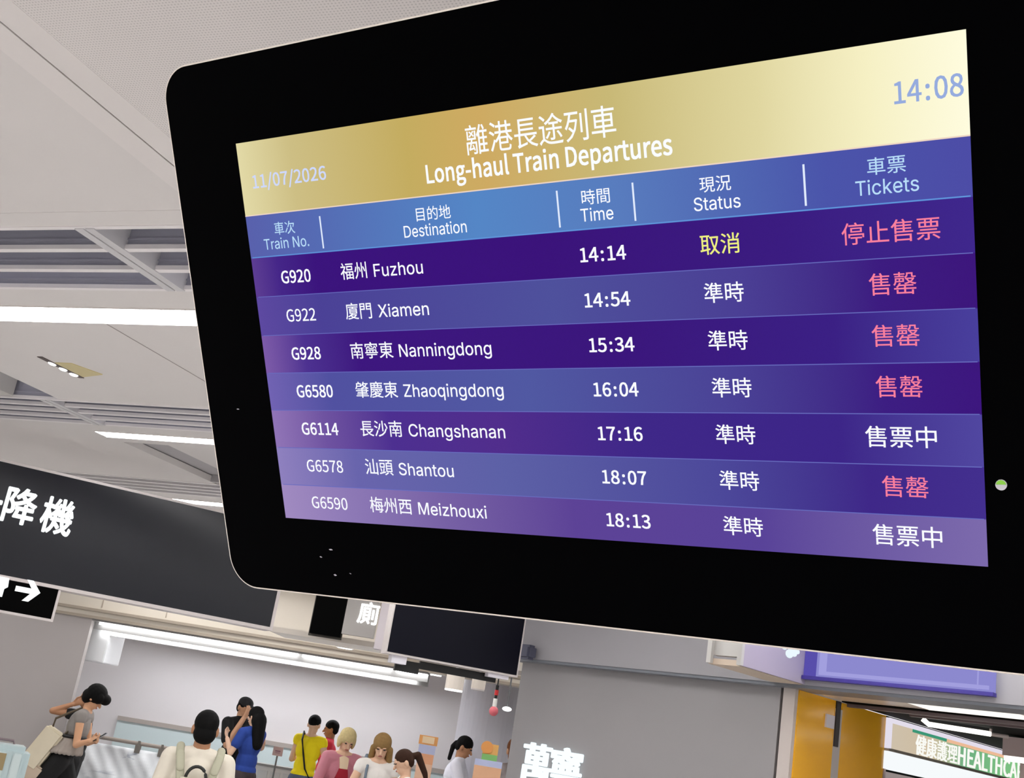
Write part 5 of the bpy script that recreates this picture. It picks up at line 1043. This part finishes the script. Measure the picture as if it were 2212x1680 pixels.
Fb = person('boy with short black hair in a red top, between the yellow and pink tops', 715, 1575, 16.4, 268, head_pitch=6, skin='tan', hair=[((0, 0.016, 0.040), (0.084, 0.096, 0.086)), ((0, 0.045, 0.0), (0.078, 0.06, 0.07))], hair_rgb=(8, 7, 7),
            top=((206, 40, 66), 'shirt'), bottom=(DARK, 'trousers'), sleeve=0.6)
# G: blonde woman in pink jacket
Gw = person('blonde woman in pink jacket over a red top looking down at her phone', 750, 1598, 12.4, 18, lean=8, head_pitch=26, L=((0.05, -0.06, -0.27), (-0.06, -0.27, -0.24)), R=((0.07, -0.03, -0.27), (-0.02, -0.26, -0.27)), skin='light',
            hair=[((0, 0.012, 0.036), (0.090, 0.100, 0.092)), ((0, 0.05, -0.03), (0.088, 0.062, 0.085)), ((-0.075, 0.0, -0.02), (0.022, 0.05, 0.075)), ((0.075, 0.0, -0.02), (0.022, 0.05, 0.075))], hair_rgb=(206, 188, 138),
            top=((198, 128, 142), 'jacket'), bottom=((70, 66, 80), 'trousers'), sleeve=1.9, slim=0.98)
def chest_patch(pr, w, z_hi, z_lo, w_hi, w_lo, off):
    """a strip of cloth or skin following the front of the chest, wider or narrower downwards"""
    b = bm_(); rx, ry, rz = 0.152*w+0.016+off, 0.107*w+0.016+off, 0.19; grid = []
    for j in range(11):
        z = z_hi+(z_lo-z_hi)*j/10; hw_ = w_hi+(w_lo-w_hi)*j/10; row = []
        for i in range(9):
            x = hw_*(i/4-1); y = -ry*math.sqrt(max(0.04, 1-(x/rx)**2-(z/rz)**2))
            row.append((b.verts.new(pr['chest']+Vector((x, y, z))), b.verts.new(pr['chest']+Vector((x, y+0.03, z)))))
        grid.append(row)
    for j in range(10):
        for i in range(8):
            for k in (0, 1): b.faces.new((grid[j][i][k], grid[j][i+1][k], grid[j+1][i+1][k], grid[j+1][i][k]))
    for j in range(10):
        for i in (0, 8): b.faces.new((grid[j][i][0], grid[j+1][i][0], grid[j+1][i][1], grid[j][i][1]))
    for i in range(8):
        for j in (0, 10): b.faces.new((grid[j][i][0], grid[j][i+1][0], grid[j][i+1][1], grid[j][i][1]))
    return b
add(Gw, 'neckline', chest_patch(Gw, 0.98, 0.165, 0.02, 0.055, 0.040, 0.008), mat('neckline_cream', (230, 206, 174), 0.6), 'pale open neckline', 0)
add(Gw, 'inner_top', chest_patch(Gw, 0.98, 0.03, -0.16, 0.045, 0.095, 0.012), mat('top_red', (168, 28, 50), 0.85), 'dark red inner top', 0)
phone(Gw, 'R', 'dark phone held by the blonde woman in pink', (30, 30, 32))
# H: long brown-blonde hair, white top
Hw = person('woman with long light brown hair and white top looking down', 825, 1612, 11.6, 12, lean=7, head_pitch=22, head_yaw=-12, L=((0.06, -0.06, -0.26), (-0.04, -0.26, -0.22)), R=((0.10, -0.05, -0.25), (0.0, -0.24, -0.25)), skin='light',
            hair=[((0, 0.012, 0.036), (0.092, 0.100, 0.096)), ((0, 0.05, -0.03), (0.09, 0.062, 0.10)), ((0.082, -0.01, -0.02), (0.10, -0.02, -0.30), 0.034, 0.036), ((-0.080, 0.0, -0.02), (-0.095, -0.01, -0.22), 0.030, 0.030), ((0.0, 0.075, -0.05), (0.0, 0.09, -0.30), 0.085, 0.075, 0.55)],
            hair_rgb=(146, 116, 74), top=((236, 232, 226), 'top'), bottom=((120, 130, 150), 'jeans'), sleeve=0.15, slim=0.95)
b = bm_(); tube(b, [Vector((-0.10, -0.15, 1.02)), Vector((-0.12, -0.145, 1.2)), Vector((-0.11, -0.11, 1.36)), Vector((-0.11, 0.0, 1.45)), Vector((-0.10, 0.12, 1.35))], 0.018, 8)
b.transform(Hw['B']); t = obj('bag_strap', b, mat('strap_slate', (120, 134, 150), 0.7), Hw['root'], smooth=True); t['label'] = 'slate grey shoulder strap'
# I: ponytail, profile to the left
Iw = person('woman with dark brown ponytail in white top, in profile beside the orange poster', 872, 1646, 10.8, 282, lean=16, head_pitch=16, L=((0.05, -0.10, -0.25), (0.0, -0.30, -0.18)), R=((0.05, -0.10, -0.25), (0.0, -0.30, -0.18)), skin='light',
            hair=[((0, 0.014, 0.038), (0.082, 0.092, 0.084)), ((0, 0.05, 0.0), (0.074, 0.055, 0.07)), ((0, 0.085, 0.03), (0, 0.15, 0.02), 0.030, 0.034), ((0, 0.15, 0.02), (0, 0.17, -0.16), 0.036, 0.028), ((0, 0.17, -0.16), (0, 0.16, -0.27), 0.028, 0.012)],
            hair_rgb=(58, 38, 28), top=((242, 240, 240), 'top'), bottom=((60, 60, 70), 'trousers'), sleeve=0.5, slim=0.95)
phone(Iw, 'L', 'white phone held by the woman with the ponytail', (232, 228, 232))
# J: far person in white
Jw = person('far person in white shirt with black hair tied back, in front of the grey column', 1003, 1614, 14.0, 82, lean=10, head_pitch=14, L=((0.04, -0.10, -0.25), (-0.02, -0.30, -0.22)), R=((0.03, -0.10, -0.26), (-0.02, -0.30, -0.26)), skin='tan',
            hair=[((0, 0.012, 0.040), (0.084, 0.096, 0.086)), ((0, 0.05, 0.0), (0.074, 0.055, 0.07)), ((0, 0.10, 0.0), (0, 0.115, -0.05), 0.03, 0.03), ((0, 0.115, -0.05), (0, 0.09, -0.18), 0.028, 0.022)], hair_rgb=(8, 7, 7), top=((222, 222, 232), 'shirt'), bottom=(DARK, 'trousers'), sleeve=0.6)
# K: person mostly behind the shopfront wall
Kp = person('person with brown hair mostly hidden behind the edge of the grey shopfront wall', 1113, 1622, 12.0, 200, skin='mid', hair=LONGB, hair_rgb=(112, 66, 34), top=((150, 140, 140), 'shirt'), bottom=(DARK, 'trousers'), sleeve=0.5)

# =================================================================== THINGS IN THE BACK HALL
# rail with a clipped plastic sheet
R1 = Frame(70, through=at_dist(320, 1615, 14.3))
ra0, rz = R1.st(228, 1596); ra1, rz1 = R1.st(470, 1632); rz = (rz+R1.st(400, 1620)[1])/2
t = thing('barrier_rail', 'taupe metal rail holding the clipped plastic sheet behind the crowd', 'rail', R1.P((ra0+ra1)/2, 0, 0))
q = bm_(); tube(q, [R1.P(ra0-0.4, rz, 0), R1.P(ra1, rz, 0)], 0.022, 10); obj('rail', q, mat('rail_taupe', (150, 140, 132), 0.4), t)
for a in (ra0-0.35, (ra0+ra1)/2+0.4, ra1-0.03):
    q = bm_(); tube(q, [R1.P(a, 0, 0), R1.P(a, rz, 0)], 0.02, 10); obj('post', q, MATS['rail_taupe'], t)
for px in (300, 352):
    a = R1.st(px, 1615)[0]; q = bm_(); R1.box(q, a-0.03, a+0.03, rz-0.1, rz-0.015, 0.02, 0.05); R1.box(q, a-0.012, a+0.012, rz-0.03, rz+0.03, 0.02, 0.04); obj('clip', q, mat('clip_grey', (110, 106, 100), 0.5), t)
q = bm_(); nx, nz = 70, 30; vs = []
sa0, sa1 = ra0-0.35, R1.st(420, 1640)[0]
for j in range(nz+1):
    for i in range(nx+1):
        a = sa0+(sa1-sa0)*i/nx; z = 0.06+(rz-0.06-0.06)*j/nz
        o_ = 0.03+0.018*math.sin(a*9+z*14)+0.012*math.sin(a*23-z*17+1.3)+0.008*math.sin(a*41+z*29)
        vs.append(q.verts.new(R1.P(a, z, o_)))
for j in range(nz):
    for i in range(nx): q.faces.new((vs[j*(nx+1)+i], vs[j*(nx+1)+i+1], vs[(j+1)*(nx+1)+i+1], vs[(j+1)*(nx+1)+i]))
ext = bmesh.ops.extrude_face_region(q, geom=q.faces[:]); bmesh.ops.translate(q, verts=[v for v in ext['geom'] if isinstance(v, bmesh.types.BMVert)], vec=R1.n*0.006)
pm = bpy.data.materials.new('plastic_sheet'); pm.use_nodes = True; nt = pm.node_tree; bb = nt.nodes['Principled BSDF']
tc = nt.nodes.new('ShaderNodeTexCoord'); mp = nt.nodes.new('ShaderNodeMapping'); mp.inputs['Rotation'].default_value = (0, rad(38), rad(18)); mp.inputs['Scale'].default_value = (1.2, 1.2, 6.5)
nz_ = nt.nodes.new('ShaderNodeTexNoise'); nz_.inputs['Scale'].default_value = 2.2; nz_.inputs['Detail'].default_value = 5; nz_.inputs['Distortion'].default_value = 0.6
rp = nt.nodes.new('ShaderNodeValToRGB'); rp.color_ramp.elements[0].position = 0.27; rp.color_ramp.elements[1].position = 0.40
rp.color_ramp.elements[0].color = srgb(128, 140, 164); rp.color_ramp.elements[1].color = srgb(236, 241, 245)
nt.links.new(tc.outputs['Object'], mp.inputs[0]); nt.links.new(mp.outputs[0], nz_.inputs['Vector']); nt.links.new(nz_.outputs['Fac'], rp.inputs[0]); nt.links.new(rp.outputs[0], bb.inputs['Base Color']); bb.inputs['Roughness'].default_value = 0.25
o = obj('plastic_sheet', q, pm, smooth=True); tag(o, 'crumpled white and grey-blue sheet clipped to the taupe rail', 'sheet')
# low white radiator-like units, barrier and small notice right of the couple
R2 = Frame(72, through=at_dist(620, 1650, 16.9))
u0, zt2_ = R2.st(556, 1652); u1 = R2.st(640, 1655)[0]
t = thing('low_cabinet', 'low white louvred cabinet against the back wall, right of the couple', 'cabinet', R2.P((u0+u1)/2, 0, -0.1))
q = bm_(); R2.box(q, u0-0.1, u1, 0, zt2_, -0.3, 0); obj('carcass', q, mat('cabinet_white', (230, 232, 230), 0.4), t)
for i in range(3):
    a = u0+0.02+(u1-u0)*i/3; q = bm_(); R2.box(q, a, a+(u1-u0)/3-0.04, 0.12, zt2_-0.05, 0, 0.015); obj('door', q, mat('cabinet_pale', (218, 222, 222), 0.4), t)
q = bm_(); R2.box(q, u0-0.12, u1+0.02, zt2_, zt2_+0.03, -0.3, 0.02); obj('worktop', q, mat('worktop_grey', (150, 152, 150), 0.4), t)
R3 = Frame(72, through=at_dist(600, 1625, 16.5))
n0, nz1 = R3.st(592, 1611); n1, nz0 = R3.st(609, 1634)
t = thing('notice_stand', 'small pink notice on a thin stand, between the blue and yellow tops', 'notice', R3.P((n0+n1)/2, 0, 0))
q = bm_(); R3.box(q, n0, n1, nz0, nz1, 0, 0.01); obj('notice', q, mat('notice_pink', (206, 178, 176), 0.6), t)
q = bm_(); R3.box(q, n0+0.03, n1-0.03, nz0+(nz1-nz0)*0.45, nz0+(nz1-nz0)*0.6, 0.01, 0.012); R3.box(q, n0+0.035, n1-0.035, nz0+(nz1-nz0)*0.3, nz0+(nz1-nz0)*0.36, 0.01, 0.012); obj('print', q, mat('notice_print', (150, 110, 124), 0.6), t)
q = bm_(); tube(q, [R3.P((n0+n1)/2, 0.0, -0.01), R3.P((n0+n1)/2, nz1-0.02, -0.01)], 0.012, 8); obj('pole', q, mat('pole_grey', (120, 124, 122), 0.4), t)
q = bm_(); tube(q, [R3.P((n0+n1)/2, 0.0, -0.01), R3.P((n0+n1)/2, 0.02, -0.01)], 0.13, 20); obj('base', q, MATS['pole_grey'], t)
# poster stands
def poster(label, dist, quad, yaw, bands, name):
    (x0, y0), (x1, y1) = quad
    F_ = Frame(yaw, through=at_dist((x0+x1)/2, (y0+y1)/2, dist))
    a0 = F_.st(x0, (y0+y1)/2)[0]; a1 = F_.st(x1, (y0+y1)/2)[0]
    t = thing('poster_stand', label, 'poster stand', F_.P((a0+a1)/2, 0, 0)); w_ = a1-a0
    zt_ = F_.st((x0+x1)/2, y0)[1]
    prev = zt_
    for i, (py, col, inset, nm) in enumerate(bands):
        zb_ = F_.st((x0+x1)/2, py)[1]
        q = bm_(); F_.box(q, a0+w_*inset, a1-w_*inset, zb_, prev, -0.02, 0.004*i); obj(nm, q, mat('print_%d_%d_%d' % col, col, 0.5, noise=0.05, nscale=12), t)
        prev = zb_
    q = bm_(); F_.box(q, a0+w_*0.1, a1-w_*0.1, 0.05, prev, -0.02, 0); obj('lower_panel', q, mat('print_white', (232, 226, 222), 0.5), t)
    q = bm_(); F_.box(q, a0, a1, 0, 0.05, -0.15, 0.15); obj('base', q, mat('stand_grey', (150, 150, 152), 0.5), t)
    return F_, a0, a1, t
F_, a0, a1, t = poster('tall orange and pale blue poster stand beside the woman with the ponytail', 12.6, ((899, 1588), (940, 1680)), 70, [(1608, (244, 176, 104), 0.0, 'header'), (1628, (196, 204, 236), 0.05, 'panel'), (1650, (240, 176, 136), 0.08, 'picture'), (1690, (244, 200, 170), 0.08, 'picture')], 'p')
w_ = a1-a0; zc = F_.st(920, 1598)[1]
q = bm_(); F_.box(q, a0+w_*0.18, a1-w_*0.18, zc-0.03, zc+0.035, 0, 0.006); obj('header_card', q, mat('card_cream', (252, 226, 186), 0.5), t)
F_, a0, a1, t = poster('shorter poster stand topped with orange and green cards, by the grey shopfront wall', 11.4, ((1026, 1606), (1086, 1680)), 70, [(1629, (246, 190, 110), 0.22, 'header'), (1642, (140, 204, 120), 0.22, 'header'), (1656, (198, 206, 240), 0.0, 'panel'), (1700, (244, 190, 150), 0.0, 'picture')], 'p')
w_ = a1-a0; zc = F_.st(1052, 1616)[1]
q = bm_(); tube(q, [F_.P(a0+w_*0.36, zc+0.01, 0.0), F_.P(a0+w_*0.36, zc+0.01, 0.012)], 0.055, 20); obj('badge', q, mat('badge_orange', (244, 168, 92), 0.5), t)
# hanging ornament and small spotlight near the column
o0 = at_dist(1082, 1478, 10.6); o1 = at_dist(1066, 1538, 10.6)
t = thing('hanging_ornament', 'small red and white hanging ornament below the dark screen', 'ornament', o1)
z_ = lambda f_: Vector((o1.x, o1.y, o1.z+(o0.z-o1.z)*f_))
q = bm_(); tube(q, [z_(0.2), (o1.x, o1.y, CEIL)], 0.006, 6); tube(q, [z_(0.42), z_(0.95)], [0.012, 0.014], 10); obj('cord', q, mat('cord_black', (16, 14, 15), 0.6), t)
q = bm_(); tube(q, [z_(0.6), z_(0.78)], 0.017, 10); obj('red_band', q, mat('band_red', (196, 40, 44), 0.5), t)
q = bm_(); tube(q, [z_(0.18), z_(0.48)], 0.018, 10); obj('white_bead', q, mat('bead_white', (236, 236, 230), 0.4), t)
q = bm_(); ellipsoid(q, z_(0.04), (0.04, 0.04, 0.042)); obj('ball', q, mat('ball_pink', (228, 112, 122), 0.5), t, smooth=True)
c = at_dist(1095, 1531, 11.5)
t = thing('spotlight', 'small lit white spotlight at the left edge of the grey shopfront wall', 'ceiling light', c)
q = bm_(); ellipsoid(q, c, (0.045, 0.045, 0.022)); obj('lamp', q, glow('spot_white', (250, 255, 255), 2), t, smooth=True)
q = bm_(); tube(q, [c+Vector((0, 0, 0.02)), (c.x, c.y, CEIL)], 0.008, 6); obj('stem', q, mat('stem_grey', (110, 110, 112), 0.5), t)
# pale blue ribbed case on a trolley, left edge
R4 = Frame(44, through=at_dist(30, 1640, 8.2))
k1, kz = R4.st(64, 1640)[0], R4.st(30, 1611)[1]; k0 = k1-0.42
t = thing('luggage_trolley', 'luggage trolley under the pale blue case at the left edge', 'trolley', R4.P((k0+k1)/2, 0, -0.2))
zd = max(0.35, kz-0.68)
q = bm_(); R4.box(q, k0-0.05, k1+0.03, zd-0.05, zd, -0.45, 0.05); obj('deck', q, mat('trolley_steel', (150, 150, 152), 0.35, metal=0.6), t)
for a in (k0, k1-0.03):
    for oo in (0.0, -0.42):
        q = bm_(); tube(q, [R4.P(a, 0.05, oo), R4.P(a, zd-0.05, oo)], 0.016, 8); lg_ = obj('leg', q, MATS['trolley_steel'], t)
        q = bm_(); tube(q, [R4.P(a, 0.05, oo)-R4.x*0.015, R4.P(a, 0.05, oo)+R4.x*0.015], 0.05, 14); obj('wheel', q, mat('rubber', (40, 40, 42), 0.7), lg_)
t = thing('suitcase', 'pale blue ribbed hard suitcase with a tan patch at the left edge', 'suitcase', R4.P((k0+k1)/2, zd, -0.2))
q = bm_(); R4.box(q, k0, k1, zd+0.003, kz, -0.28, 0); obj('shell', q, mat('case_blue', (186, 204, 206), 0.35), t, bevel=0.035)
for i in range(4):
    a = k0+0.05+i*0.09; q = bm_(); R4.box(q, a, a+0.05, zd+0.05, kz-0.04, 0, 0.014); obj('rib', q, mat('case_rib', (200, 214, 214), 0.35), t, bevel=0.006)
q = bm_(); a = R4.st(5, 1645)[0]; z_p = R4.st(3, 1646)[1]; R4.box(q, a-0.1, a+0.012, z_p-0.045, z_p+0.055, 0.012, 0.018); obj('patch', q, mat('patch_tan', (150, 132, 94), 0.6), t)
q = bm_(); a = R4.st(18, 1607)[0]; tube(q, [R4.P(a-0.07, kz-0.005, -0.2), R4.P(a-0.06, kz+0.02, -0.2), R4.P(a+0.04, kz+0.02, -0.2), R4.P(a+0.05, kz-0.005, -0.2)], 0.008, 8); obj('handle', q, mat('handle_mauve', (128, 112, 116), 0.5), t)
